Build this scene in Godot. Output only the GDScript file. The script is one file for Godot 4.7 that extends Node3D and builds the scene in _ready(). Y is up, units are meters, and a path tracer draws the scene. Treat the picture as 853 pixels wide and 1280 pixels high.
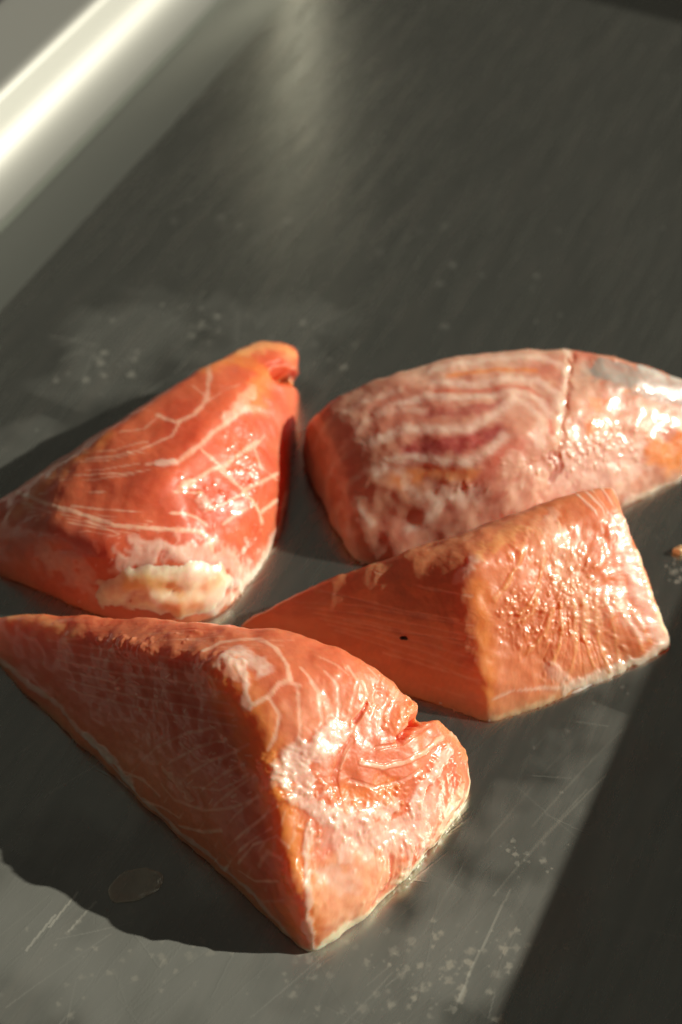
extends Node3D
# Four salmon portions on a sunlit brushed steel tray, seen close.
const MM := 0.001
var U := Vector3(0.4352, 0.0, -0.9003)   # along the tray's left rim, away from the camera
var W := Vector3(0.9003, 0.0, 0.4352)    # across the tray, to the right
var M := {}

# --- the piece being shaped -------------------------------------------------------------
var pos := PackedVector3Array()          # millimetres, tray axes
var nor := PackedVector3Array()          # outward direction of the unperturbed face
var col := PackedColorArray()
var lift := PackedFloat32Array()         # relief along nor, millimetres
var tri := PackedInt32Array()
var cells := {}
var mid := Vector3.ZERO
const CELL := 3.0
var wob := FastNoiseLite.new()           # wobble of drawn lines
var fine := FastNoiseLite.new()
var broad := FastNoiseLite.new()


func _ready() -> void:
	look()
	materials()
	tray()
	salmon()
	small_things()


func look() -> void:
	var cam := Camera3D.new()
	cam.name = "camera"
	add_child(cam)
	var pitch := deg_to_rad(49.0)
	cam.position = Vector3(0.0, 0.40 * sin(pitch), 0.40 * cos(pitch))
	cam.rotation = Vector3(-pitch, 0.0, 0.0)
	cam.fov = 35.0
	cam.near = 0.02
	cam.far = 20.0
	var at := CameraAttributesPhysical.new()
	at.frustum_focal_length = 38.06
	at.frustum_focus_distance = 0.338
	at.frustum_near = 0.02
	at.frustum_far = 20.0
	at.exposure_aperture = 7.0
	cam.attributes = at
	var env := Environment.new()
	env.background_mode = Environment.BG_SKY
	var sky := Sky.new()
	var sm := ProceduralSkyMaterial.new()
	sm.sky_top_color = Color(0.41, 0.39, 0.36)
	sm.sky_horizon_color = Color(0.44, 0.41, 0.37)
	sm.sky_curve = 0.3
	sm.ground_bottom_color = Color(0.10, 0.09, 0.08)
	sm.ground_horizon_color = Color(0.2, 0.19, 0.18)
	sm.sun_angle_max = 0.5
	sky.sky_material = sm
	env.sky = sky
	env.background_energy_multiplier = 0.29
	env.tonemap_mode = Environment.TONE_MAPPER_LINEAR
	env.tonemap_exposure = 1.38
	env.sdfgi_enabled = true
	env.ssao_enabled = true
	env.ssil_enabled = true
	var we := WorldEnvironment.new()
	we.name = "world_environment"
	we.environment = env
	add_child(we)
	var sun := DirectionalLight3D.new()
	sun.name = "sun"
	sun.light_energy = 1.45
	sun.light_color = Color(1.0, 0.95, 0.88)
	sun.light_angular_distance = 0.6
	sun.shadow_enabled = true
	add_child(sun)
	var s := Vector3(0.88, 0.47, -0.077)   # towards the sun: behind and to the right
	sun.look_at_from_position(s, Vector3.ZERO)


func noise(seed_: int, freq: float, octaves := 3, kind := FastNoiseLite.TYPE_SIMPLEX_SMOOTH) -> FastNoiseLite:
	var n := FastNoiseLite.new()
	n.seed = seed_
	n.noise_type = kind
	n.frequency = freq
	n.fractal_type = FastNoiseLite.FRACTAL_FBM
	n.fractal_octaves = octaves
	return n


func noise_tex(n: FastNoiseLite, size := 512, normal := 0.0, ramp: Gradient = null) -> NoiseTexture2D:
	var t := NoiseTexture2D.new()
	t.noise = n
	t.width = size
	t.height = size
	t.seamless = true
	t.generate_mipmaps = false
	if normal > 0.0:
		t.as_normal_map = true
		t.bump_strength = normal
	if ramp:
		t.color_ramp = ramp
	return t


func ramp(stops: Array) -> Gradient:
	var g := Gradient.new()
	g.offsets = PackedFloat32Array(stops.map(func(s): return s[0]))
	g.colors = PackedColorArray(stops.map(func(s): return s[1]))
	return g


func grey(v: float) -> Color:
	return Color(v, v, v)


# --- shaping ----------------------------------------------------------------------------
func hull(pts: Array, c: Vector3) -> Array:
	# the flat faces of the smallest convex body round the points: [normal, distance from c]
	var out := []
	for i in pts.size():
		for j in range(i + 1, pts.size()):
			for k in range(j + 1, pts.size()):
				var a: Vector3 = (pts[j] - pts[i]).cross(pts[k] - pts[i])
				if a.length() < 1.0:
					continue
				a = a.normalized()
				var d: float = a.dot(pts[i])
				if a.dot(c) > d:
					a = -a
					d = -d
				var ok := true
				for q in pts:
					if a.dot(q) > d + 0.25:
						ok = false
						break
				if ok:
					for b in out:
						if a.dot(b[0]) > 0.9985:
							ok = false
							break
				if ok:
					out.append([a, d - a.dot(c)])
	return out


func body(pts: Array, step: float, power: float, swell := 1.0) -> void:
	# a closed, rounded body on the hull of the points, as one even net of vertices
	var lo: Vector3 = pts[0]
	var hi: Vector3 = pts[0]
	var sum := Vector3.ZERO
	for q: Vector3 in pts:
		lo = lo.min(q)
		hi = hi.max(q)
		sum += q
	mid = sum / pts.size()
	if lo.y < 1.0:
		mid.y = 0.38 * hi.y
	var planes := hull(pts, mid)
	var pn := PackedVector3Array()
	for p in planes:
		pn.append(p[0] / p[1])
	var half := (hi - lo) * 0.5
	var nx := int((hi.x - lo.x) / step)
	var ny := int((hi.y - lo.y) / step)
	var nz := int((hi.z - lo.z) / step)
	pos = PackedVector3Array()
	nor = PackedVector3Array()
	tri = PackedInt32Array()
	cells = {}
	var ids := {}
	var lim := [nx, ny, nz]
	for axis in 3:
		var a1 := (axis + 1) % 3
		var a2 := (axis + 2) % 3
		for side in 2:
			var grid := PackedInt32Array()
			var n1: int = lim[a1]
			var n2: int = lim[a2]
			grid.resize((n1 + 1) * (n2 + 1))
			for i in n1 + 1:
				for j in n2 + 1:
					var edge := i == 0 or j == 0 or i == n1 or j == n2
					var q := Vector3i()
					q[axis] = lim[axis] * side
					q[a1] = i
					q[a2] = j
					var key := q.x + 4096 * (q.y + 4096 * q.z)
					var id := -1
					if edge:
						id = ids.get(key, -1)
					if id < 0:
						id = pos.size()
						if edge:
							ids[key] = id
						var d := Vector3((2.0 * q.x / nx - 1.0) * half.x, (2.0 * q.y / ny - 1.0) * half.y, (2.0 * q.z / nz - 1.0) * half.z)
						var s := 0.0
						var g := Vector3.ZERO
						for n in pn:
							var t := n.dot(d)
							if t > 0.0:
								var e := pow(t, power)
								s += e
								g += n * (e / t)
						pos.append(mid + d * (swell * pow(s, -1.0 / power)))
						nor.append(g.normalized())
					grid[i * (n2 + 1) + j] = id
			for i in n1:
				for j in n2:
					var a := grid[i * (n2 + 1) + j]
					var b := grid[(i + 1) * (n2 + 1) + j]
					var c := grid[(i + 1) * (n2 + 1) + j + 1]
					var e := grid[i * (n2 + 1) + j + 1]
					if side == 1:
						tri.append_array([a, c, b, a, e, c])
					else:
						tri.append_array([a, b, c, a, c, e])
	col.resize(pos.size())
	lift = PackedFloat32Array()
	lift.resize(pos.size())
	for i in pos.size():
		var v := pos[i]
		var key := Vector3i((v / CELL).floor())
		if not cells.has(key):
			cells[key] = PackedInt32Array()
		cells[key].append(i)


func mark(pts: Array, width: float, color: Color, alpha := 1.0, height := 0.0, ragged := 0.5, soft := 0.6) -> void:
	# a line or blot of another tissue, or of painted light or shade, along pts: width is its half width, height its relief
	var reach := width * (1.0 + ragged) + 0.5
	var seen := {}
	for s in max(1, pts.size() - 1):
		var a: Vector3 = pts[s]
		var b: Vector3 = pts[min(s + 1, pts.size() - 1)]
		var lo := Vector3i(((a.min(b) - Vector3.ONE * reach) / CELL).floor())
		var hi := Vector3i(((a.max(b) + Vector3.ONE * reach) / CELL).floor())
		var ab := b - a
		var ll := maxf(ab.length_squared(), 1e-6)
		for x in range(lo.x, hi.x + 1):
			for y in range(lo.y, hi.y + 1):
				for z in range(lo.z, hi.z + 1):
					if not cells.has(Vector3i(x, y, z)):
						continue
					for i: int in cells[Vector3i(x, y, z)]:
						var v := pos[i]
						var d := (v - a - ab * clampf((v - a).dot(ab) / ll, 0.0, 1.0)).length()
						if d < reach and d < seen.get(i, 1e9):
							seen[i] = d
	for i: int in seen:
		var v := pos[i]
		var w := width * (1.0 + ragged * wob.get_noise_3dv(v) * 1.6)
		var f := 1.0 - smoothstep(w * (1.0 - soft), w, seen[i])
		if f <= 0.0:
			continue
		f *= 0.9 + 0.3 * fine.get_noise_3dv(v)
		f = clampf(f, 0.0, 1.0)
		lift[i] += height * f
		col[i] = col[i].lerp(color, f * alpha)


func glisten(pts: Array, width: float, amount: float) -> void:
	# wet, broken surface: small beads of relief that catch the light one by one
	var was := lift.duplicate()
	var hold := col.duplicate()
	lift.fill(0.0)
	mark(pts, width, Color.WHITE, 0.0, 1.0, 0.4, 0.5)
	col = hold
	for i in pos.size():
		if lift[i] > 0.0:
			var v := pos[i]
			var rough := 0.35 + 1.3 * clampf(0.5 + 1.2 * wob.get_noise_3dv(v * 0.9), 0.0, 1.0)
			was[i] += amount * rough * lift[i] * (0.55 * fine.get_noise_3dv(v * 2.0 + Vector3(9, 9, 9)) + 0.9 * fine.get_noise_3dv(Vector3(v.x * 1.0, v.y * 0.45, v.z * 0.55)) + 0.9 * wob.get_noise_3dv(Vector3(v.x * 1.1, v.y * 0.5, v.z * 0.6)))
	lift = was


func commit(called: String, material: Material, parent: Node3D, origin: Vector3) -> MeshInstance3D:
	var v := PackedVector3Array()
	v.resize(pos.size())
	for i in pos.size():
		var p := pos[i] + nor[i] * lift[i]
		p.y = maxf(p.y, 0.15)
		v[i] = (p - origin) * MM
	var n := PackedVector3Array()
	n.resize(v.size())
	for t in range(0, tri.size(), 3):
		var a := tri[t]
		var b := tri[t + 1]
		var c := tri[t + 2]
		var f := (v[c] - v[a]).cross(v[b] - v[a])
		n[a] += f
		n[b] += f
		n[c] += f
	for i in n.size():
		n[i] = n[i].normalized()
	var arr := []
	arr.resize(Mesh.ARRAY_MAX)
	arr[Mesh.ARRAY_VERTEX] = v
	arr[Mesh.ARRAY_NORMAL] = n
	arr[Mesh.ARRAY_COLOR] = col
	arr[Mesh.ARRAY_INDEX] = tri
	var m := ArrayMesh.new()
	m.add_surface_from_arrays(Mesh.PRIMITIVE_TRIANGLES, arr)
	var o := MeshInstance3D.new()
	o.name = called
	o.mesh = m
	o.material_override = material
	parent.add_child(o, true)
	return o


func beads(pts: Array, width: float, count: int, seed_: int) -> void:
	# droplets of moisture standing on the cut flesh
	var was := lift.duplicate()
	var hold := col.duplicate()
	lift.fill(0.0)
	mark(pts, width, Color.WHITE, 0.0, 1.0, 0.5, 0.8)
	var mask := lift.duplicate()
	lift = was
	var rng := RandomNumberGenerator.new()
	rng.seed = seed_
	var there := PackedInt32Array()
	for i in pos.size():
		if mask[i] > 0.1:
			there.append(i)
	if there.is_empty():
		return
	for k in count:
		var i := there[rng.randi() % there.size()]
		if mask[i] * (0.4 + 0.9 * (0.5 + wob.get_noise_3dv(pos[i] * 0.8))) < rng.randf() * 0.7:
			continue
		var r := rng.randf_range(0.45, 0.85)
		var to := pos[i] + Vector3(rng.randfn(), rng.randfn(), rng.randfn()) * 0.35
		mark([pos[i], to], r, Color.WHITE, 0.0, r * rng.randf_range(0.2, 0.36), 0.1, 1.0)
	col = hold


func overlay(called: String, pts: Array, width: float, thick: float, ragged: float, material: Material, parent: Node3D, origin: Vector3) -> void:
	# a flap or film that lies on the body along pts, with a ragged outline, as a part of its own
	var was_lift := lift.duplicate()
	var was_tri := tri.duplicate()
	var was_col := col.duplicate()
	lift.fill(0.0)
	mark(pts, width, Color.WHITE, 0.0, 1.0, ragged, 1.0)
	col = was_col.duplicate()
	var mask := lift.duplicate()
	var keep := PackedInt32Array()
	for k in range(0, tri.size(), 3):
		if mask[tri[k]] > 0.02 or mask[tri[k + 1]] > 0.02 or mask[tri[k + 2]] > 0.02:
			keep.append_array([tri[k], tri[k + 1], tri[k + 2]])
	for i in pos.size():
		lift[i] = was_lift[i] + (smoothstep(0.0, 1.0, mask[i]) + 0.25 * wob.get_noise_3dv(pos[i] * 0.7)) * thick - 0.12
	# only the vertices in use
	var map := {}
	var p2 := PackedVector3Array()
	var n2 := PackedVector3Array()
	var c2 := PackedColorArray()
	var l2 := PackedFloat32Array()
	var mask2 := PackedFloat32Array()
	for k in keep.size():
		var i := keep[k]
		if not map.has(i):
			map[i] = p2.size()
			p2.append(pos[i])
			n2.append(nor[i])
			c2.append(col[i])
			l2.append(lift[i])
			mask2.append(mask[i])
		keep[k] = map[i]
	var whole := [pos, nor]
	for pass_ in 8:                       # thick soft tissue: its small relief melts away
		var sum := PackedFloat32Array()
		var num := PackedFloat32Array()
		sum.resize(l2.size())
		num.resize(l2.size())
		for k in range(0, keep.size(), 3):
			var s3 := l2[keep[k]] + l2[keep[k + 1]] + l2[keep[k + 2]]
			for q in 3:
				sum[keep[k + q]] += s3
				num[keep[k + q]] += 3.0
		for i in l2.size():
			if mask2[i] > 0.12:
				l2[i] = sum[i] / num[i]
	pos = p2
	nor = n2
	col = c2
	lift = l2
	tri = keep
	commit(called, material, parent, origin)
	pos = whole[0]
	nor = whole[1]
	col = was_col
	lift = was_lift
	tri = was_tri


func thing(called: String, label: String, category: String, at: Vector3, group := "") -> Node3D:
	var o := Node3D.new()
	o.name = called
	add_child(o, true)
	o.position = at * MM
	o.set_meta("label", label)
	o.set_meta("category", category)
	if group:
		o.set_meta("group", group)
	return o



# --- materials --------------------------------------------------------------------------
func flesh_material(rough: float, wet_seed: int, sss: float) -> StandardMaterial3D:
	var m := StandardMaterial3D.new()
	m.vertex_color_use_as_albedo = true
	m.roughness = 1.0
	m.roughness_texture = noise_tex(noise(wet_seed, 0.012, 4), 512, 0.0, ramp([[0.25, grey(rough - 0.06)], [0.55, grey(rough)], [0.8, grey(rough + 0.2)]]))
	m.roughness_texture_channel = BaseMaterial3D.TEXTURE_CHANNEL_RED
	m.metallic_specular = 0.5
	m.subsurf_scatter_enabled = true
	m.subsurf_scatter_strength = sss
	m.clearcoat_enabled = true
	m.clearcoat = 0.35
	m.clearcoat_roughness = 0.11
	m.normal_enabled = true
	m.normal_texture = noise_tex(noise(wet_seed + 1, 0.03, 4), 512, 5.0)
	m.normal_scale = 0.18
	m.uv1_triplanar = true
	m.uv1_scale = Vector3.ONE * 38.0
	return m


func materials() -> void:
	wob = noise(5, 0.22, 3)
	fine = noise(6, 0.55, 2)
	broad = noise(7, 0.05, 3)
	M.flesh = flesh_material(0.40, 21, 0.56)
	M.skin = flesh_material(0.36, 31, 0.4)
	M.steel = steel(0.36, Color(0.60, 0.60, 0.57))
	M.bevel = steel(0.30, Color(0.66, 0.69, 0.66))
	M.bevel.metallic = 0.85
	M.rim = steel(0.50, Color(0.60, 0.62, 0.60))
	M.rim.metallic = 0.35


func steel(rough: float, tone: Color) -> StandardMaterial3D:
	var m := StandardMaterial3D.new()
	m.metallic = 0.9
	m.albedo_color = tone
	m.roughness = rough
	return m


func brushed(n: FastNoiseLite, across: int, tones: Gradient) -> NoiseTexture2D:
	# noise drawn out along the tray, as brushing leaves it
	var t := noise_tex(n, 1236, 0.0, tones)
	t.width = across
	return t


func rough_noise(seed_: int, freq: float) -> FastNoiseLite:
	var n := noise(seed_, freq, 6)
	n.fractal_gain = 0.72
	return n


func spot(im: Image, c: Vector2, r: float, color: Color, rng: RandomNumberGenerator) -> void:
	var n := noise(rng.randi(), 0.8 / maxf(r, 1.0), 3)
	for x in range(int(c.x - r - 1), int(c.x + r + 2)):
		for y in range(int(c.y - r - 1), int(c.y + r + 2)):
			if x < 0 or y < 0 or x >= im.get_width() or y >= im.get_height():
				continue
			var d := Vector2(x, y).distance_to(c) / r + 0.7 * n.get_noise_2d(x, y)
			var a := clampf((1.0 - d) * 2.0, 0.0, 1.0) * color.a
			if a > 0.0:
				var was := im.get_pixel(x, y)
				var f := a / maxf(a + was.a * (1.0 - a), 0.001)
				im.set_pixel(x, y, Color(lerpf(was.r, color.r, f), lerpf(was.g, color.g, f), lerpf(was.b, color.b, f), a + was.a * (1.0 - a)))
				M.dull.set_pixel(x, y, Color(0.2, 0.2, 0.2, (a + was.a * (1.0 - a)) * 0.85))


func scratch(im: Image, a: Vector2, dir: Vector2, length: float, value: Color, bend: float) -> void:
	var p := a
	var d := dir
	for k in int(length):
		p += d
		d = d.rotated(bend)
		var x := int(p.x)
		var y := int(p.y)
		if x >= 0 and y >= 0 and x < im.get_width() and y < im.get_height():
			im.set_pixel(x, y, value)


const PX := 4.6                          # floor texture: pixels to a millimetre


func floor_px(x: float, z: float) -> Vector2:
	# a place on the tray floor (tray axes, mm) in the floor's own texture
	var p := Vector3(x, 0.0, z)
	return Vector2((p.dot(U) + 194.0) * PX, (p.dot(W) + 140.0) * PX)


func floor_material() -> StandardMaterial3D:
	var rng := RandomNumberGenerator.new()
	rng.seed = 11
	var w := 2048
	var h := 1236
	var m := steel(1.0, Color.WHITE)
	m.metallic = 0.95
	m.albedo_texture = brushed(rough_noise(41, 0.03), 300, ramp([[0.15, Color(0.65, 0.675, 0.645)], [0.5, Color(0.68, 0.705, 0.675)], [0.85, Color(0.715, 0.73, 0.695)]]))
	m.roughness_texture = brushed(rough_noise(42, 0.035), 220, ramp([[0.15, grey(0.225)], [0.5, grey(0.26)], [0.85, grey(0.31)]]))
	m.roughness_texture_channel = BaseMaterial3D.TEXTURE_CHANNEL_RED
	# dried splashes, specks and scratches, each where it lies
	var over := Image.create(w, h, false, Image.FORMAT_RGBA8)
	over.fill(Color(0.8, 0.79, 0.74, 0.0))
	M.dull = Image.create(w, h, false, Image.FORMAT_RGBA8)
	var main := Vector2(cos(0.35), sin(0.35))
	var relief := Image.create(w, h, false, Image.FORMAT_RGBA8)
	relief.fill(grey(0.5))
	for k in 4200:
		var a := Vector2(rng.randf() * w, rng.randf() * h)
		var d := Vector2.from_angle(rng.randfn(0.33, 0.10) if k % 4 else rng.randf() * TAU)
		scratch(relief, a, d, rng.randf_range(10, 170), grey(0.5 + rng.randf_range(-0.4, 0.4)), rng.randfn(0.0, 0.0006))
	for k in 420:
		var a := Vector2(rng.randf() * w, rng.randf() * h)
		var d := Vector2.from_angle(rng.randfn(0.33, 0.12) if k % 3 else rng.randf() * TAU)
		scratch(over, a, d, rng.randf_range(20, 120), Color(0.95, 0.95, 0.9, rng.randf_range(0.06, 0.34)), rng.randfn(0.0, 0.0008))
	for k in 260:
		var a := Vector2(rng.randf() * w, rng.randf() * h)
		spot(over, a, rng.randf_range(1.0, 3.0), Color(0.62, 0.61, 0.56, rng.randf_range(0.1, 0.35)), rng)
	marks_on_floor(over, rng)
	var metal := Image.create(w, h, false, Image.FORMAT_RGBA8)
	metal.fill(Color.WHITE)
	metal.blend_rect(M.dull, Rect2i(0, 0, w, h), Vector2i.ZERO)   # where a stain lies, the surface is no longer bare metal
	m.metallic_texture = ImageTexture.create_from_image(metal)
	m.metallic_texture_channel = BaseMaterial3D.TEXTURE_CHANNEL_RED
	m.detail_enabled = true
	m.detail_blend_mode = BaseMaterial3D.BLEND_MODE_MIX
	m.detail_albedo = ImageTexture.create_from_image(over)
	m.heightmap_enabled = true
	m.heightmap_texture = ImageTexture.create_from_image(relief)
	m.heightmap_scale = 0.006
	return m


func marks_on_floor(over: Image, rng: RandomNumberGenerator) -> void:
	# broad dried films, no longer bright metal
	for c in [[-44, 112, 26, 0.5], [-62, 104, 22, 0.45], [-66, 122, 24, 0.5], [-16, 124, 26, 0.5], [10, 122, 24, 0.5], [30, 112, 20, 0.45], [44, 92, 18, 0.3], [56, 74, 16, 0.25], [-30, 128, 26, 0.5], [64, 40, 16, 0.2], [-80, -10, 22, 0.2], [-60, -60, 26, 0.2], [-20, -62, 22, 0.14]]:
		spot(over, floor_px(c[0], c[1]), c[2] * PX, Color(0.52, 0.54, 0.52, c[3] * 0.8), rng)
	# dried splashes in their clusters: [x, z, spread, how many, largest, strength]
	for c in [[21, 120, 9, 42, 6.0, 0.5], [12, 126, 14, 40, 4.0, 0.4], [34, 116, 9, 26, 4.0, 0.5], [-4, 118, 12, 40, 5.0, 0.32], [-30, 116, 14, 34, 5.0, 0.3], [-52, 118, 12, 24, 3.0, 0.3], [38, 96, 8, 16, 3.0, 0.4], [80, 20, 6, 18, 4.0, 0.35],
			[-62, -52, 10, 26, 7.0, 0.3], [-40, -66, 18, 40, 6.0, 0.22], [-10, -60, 16, 26, 6.0, 0.18], [30, -90, 30, 30, 6.0, 0.12], [-30, -110, 20, 20, 6.0, 0.15], [72, 55, 8, 14, 3.0, 0.3]]:
		for k: int in c[3]:
			var p := floor_px(c[0] + rng.randfn() * c[2] * 0.6, c[1] + rng.randfn() * c[2] * 0.45)
			spot(over, p, 1.0 + c[4] * pow(rng.randf(), 2.0), Color(0.68, 0.68, 0.63, c[5] * rng.randf_range(0.6, 1.5)), rng)
	# a few long bright scratches beside the large piece, and short ones lower left
	for s in [[35, 99, 56.5, 74.5, 0.8], [31, 104, 52, 78, 0.5], [40, 88, 62, 62, 0.35], [30, 92, 50, 66, 0.25], [22, 128, 34, 102, 0.4], [-59, 111, -54, 103, 0.7], [-55, 112, -50, 105, 0.5], [-63, 116, -58, 108, 0.4]]:
		var a := floor_px(s[0], s[1])
		var b := floor_px(s[2], s[3])
		for k in 2:
			scratch(over, a + Vector2(0, k), (b - a).normalized(), a.distance_to(b), Color(0.9, 0.9, 0.84, s[4] * (0.6 - 0.4 * k)), 0.0004)


# --- the tray ---------------------------------------------------------------------------
const T_LEFT := -117.5
const T_RIGHT := 118.0
const T_FAR := 264.0
const T_NEAR := -190.0


func tray_path(steps: int) -> Array:
	# round the tray's floor: [place, outward], corners of 24 mm
	var r := 24.0
	var out := []
	var corners := [[T_LEFT + r, T_FAR - r, PI], [T_RIGHT - r, T_FAR - r, PI / 2], [T_RIGHT - r, T_NEAR + r, 0.0], [T_LEFT + r, T_NEAR + r, -PI / 2]]
	for c in corners:
		for k in steps + 1:
			var a: float = c[2] - PI / 2 * k / steps
			var n: Vector3 = W * cos(a) + U * sin(a)
			out.append([W * c[0] + U * c[1] + n * r, n])
	return out


func swept(profile: Array, path: Array, from: int, to: int) -> ArrayMesh:
	# the profile's points from..to, (outward, up), carried round the path; normals are those of the whole profile
	var st := SurfaceTool.new()
	st.begin(Mesh.PRIMITIVE_TRIANGLES)
	var n := path.size()
	for i in n + 1:
		var p: Array = path[i % n]
		for j in range(from, to + 1):
			var q: Vector2 = profile[j]
			var before: Vector2 = profile[max(j - 1, 0)]
			var after: Vector2 = profile[min(j + 1, profile.size() - 1)]
			var t := (after - before).normalized()
			var nn: Vector3 = p[1] * -t.y + Vector3.UP * t.x
			st.set_normal(nn)
			st.add_vertex((p[0] + p[1] * q.x + Vector3.UP * q.y) * MM)
	var m := to - from + 1
	for i in n:
		for j in m - 1:
			var a := i * m + j
			for k: int in [a, a + 1, a + m + 1, a, a + m + 1, a + m]:
				st.add_index(k)
	return st.commit()


func bend(out: Array, c: Vector2, r: float, a0: float, a1: float, steps: int) -> void:
	for k in steps + 1:
		var a := deg_to_rad(lerpf(a0, a1, float(k) / steps))
		out.append(c + Vector2(cos(a), sin(a)) * r)


func part(called: String, mesh: Mesh, material: Material, parent: Node3D) -> MeshInstance3D:
	var o := MeshInstance3D.new()
	o.name = called
	o.mesh = mesh
	o.material_override = material
	parent.add_child(o, true)
	return o


func tray() -> void:
	var top := MeshInstance3D.new()
	var pm := BoxMesh.new()
	pm.size = Vector3(3.0, 0.04, 3.0)
	top.mesh = pm
	top.name = "worktop"
	top.position = Vector3(0, -0.0225, 0)
	top.material_override = steel(0.5, Color(0.3, 0.29, 0.27))
	top.material_override.metallic = 0.0
	top.set_meta("kind", "structure")
	top.set_meta("label", "dark worktop under the steel tray")
	add_child(top)
	var t := thing("steel_tray", "worn brushed steel tray with a sloping raised rim, under all the salmon", "tray", Vector3.ZERO)
	var path := tray_path(10)
	# upper face: fillet, sloping wall, shoulder, flat flange, turned-down lip
	var pr := [Vector2(-1, 0)]
	bend(pr, Vector2(0, 75.0), 75.0, -90, -78, 10)  # added shallow bevel, standing in for the wall's bright reflection in the floor
	pr.append_array([Vector2(16.4, 1.75), Vector2(17.2, 1.7), Vector2(18.2, 1.4), Vector2(19.2, 1.35)])
	bend(pr, Vector2(19.2, 19.35), 18.0, -89, -22, 14)
	bend(pr, Vector2(41.4, 15.4), 4.0, 158, 90, 10)
	var shoulder := 31
	pr.append(Vector2(62, 19.5))
	bend(pr, Vector2(65, 16.5), 3.0, 85, 0, 6)
	pr.append(Vector2(68, 10))
	M.floor = floor_material()
	var st := SurfaceTool.new()
	st.begin(Mesh.PRIMITIVE_TRIANGLES)
	var c := (W * (T_LEFT + T_RIGHT) + U * (T_FAR + T_NEAR)) * 0.5
	for i in path.size() + 1:
		var p: Vector3 = c if i == 0 else path[i - 1][0] - path[i - 1][1]
		st.set_normal(Vector3.UP)
		st.set_uv(floor_px(p.x, p.z) / Vector2(2048, 1236))
		st.set_tangent(Plane(1, 0, 0, 1))
		st.add_vertex(p * MM)
	for i in path.size():
		for k: int in [0, i + 1, (i + 1) % path.size() + 1]:
			st.add_index(k)
	part("tray_floor", st.commit(), M.floor, t)
	part("added_bevel", swept(pr, path, 0, 16), M.bevel, t)
	part("tray_wall", swept(pr, path, 16, shoulder), M.rim, t)
	part("tray_rim", swept(pr, path, shoulder, pr.size() - 1), M.rim, t)
	# a thick board added out of view past the right rim, to shade the tray's near corner
	var b := thing("added_shade_board", "thick wooden board added to cast shade, out of view beyond the right rim", "chopping board", W * 200.0 - U * 60.0)
	var bm := BoxMesh.new()
	bm.size = Vector3(0.02, 0.066, 0.36)
	var wood := StandardMaterial3D.new()
	wood.albedo_color = Color(0.45, 0.30, 0.20)
	wood.roughness = 0.6
	var bo := part("board", bm, wood, b)
	b.basis = Basis(W, Vector3.UP, -U)
	bo.position = Vector3(0.0, 0.033, 0.0)

	# a white bottle added out of view past the far rim, for its pale reflection in the tray
	var sk := thing("added_white_bottle", "tall white bottle added for its reflection, out of view beyond the tray's far rim", "bottle", Vector3(-36.0, 0.0, -406.0))
	var outline := [Vector2(0.0, 0.0), Vector2(21.0, 0.0), Vector2(22.5, 2.0), Vector2(22.5, 175.0), Vector2(20.0, 188.0), Vector2(11.0, 205.0), Vector2(9.5, 215.0), Vector2(9.5, 236.0)]
	var lid := [Vector2(11.0, 234.0), Vector2(11.2, 236.0), Vector2(11.2, 256.0), Vector2(9.0, 259.0), Vector2(0.0, 259.5)]
	var white := StandardMaterial3D.new()
	white.albedo_color = Color(0.92, 0.91, 0.87)
	white.roughness = 0.3
	part("bottle_body", lathe(outline), white, sk)
	part("bottle_cap", lathe(lid), white, sk)
	# a black crate added out of view past the far rim, to darken that end of the tray
	var cr := thing("added_shade_crate", "black plastic crate added to cast shade, out of view beyond the tray's far rim", "crate", U * 390.0 + W * 150.0)
	cr.basis = Basis(W, Vector3.UP, -U)
	var black := StandardMaterial3D.new()
	black.albedo_color = Color(0.13, 0.13, 0.12)
	black.roughness = 0.6
	for k in 4:
		var bx := BoxMesh.new()
		bx.size = Vector3(0.30, 0.10, 0.006) if k < 2 else Vector3(0.006, 0.10, 0.088)
		var side := part("crate_side", bx, black, cr)
		side.position = Vector3(0.0, 0.05, 0.047 if k == 0 else -0.047) if k < 2 else Vector3(0.147 if k == 2 else -0.147, 0.05, 0.0)
	var bb := BoxMesh.new()
	bb.size = Vector3(0.288, 0.006, 0.088)
	part("crate_bottom", bb, black, cr).position = Vector3(0.0, 0.003, 0.0)


func lathe(outline: Array) -> ArrayMesh:
	var st := SurfaceTool.new()
	st.begin(Mesh.PRIMITIVE_TRIANGLES)
	var n := 48
	for p: Vector2 in outline:
		for k in n:
			st.add_vertex(Vector3(cos(TAU * k / n) * p.x, p.y, sin(TAU * k / n) * p.x) * MM)
	for i in outline.size() - 1:
		for k in n:
			var k2 := (k + 1) % n
			for j: int in [i * n + k, (i + 1) * n + k, (i + 1) * n + k2, i * n + k, (i + 1) * n + k2, i * n + k2]:
				st.add_index(j)
	st.generate_normals()
	return st.commit()


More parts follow.
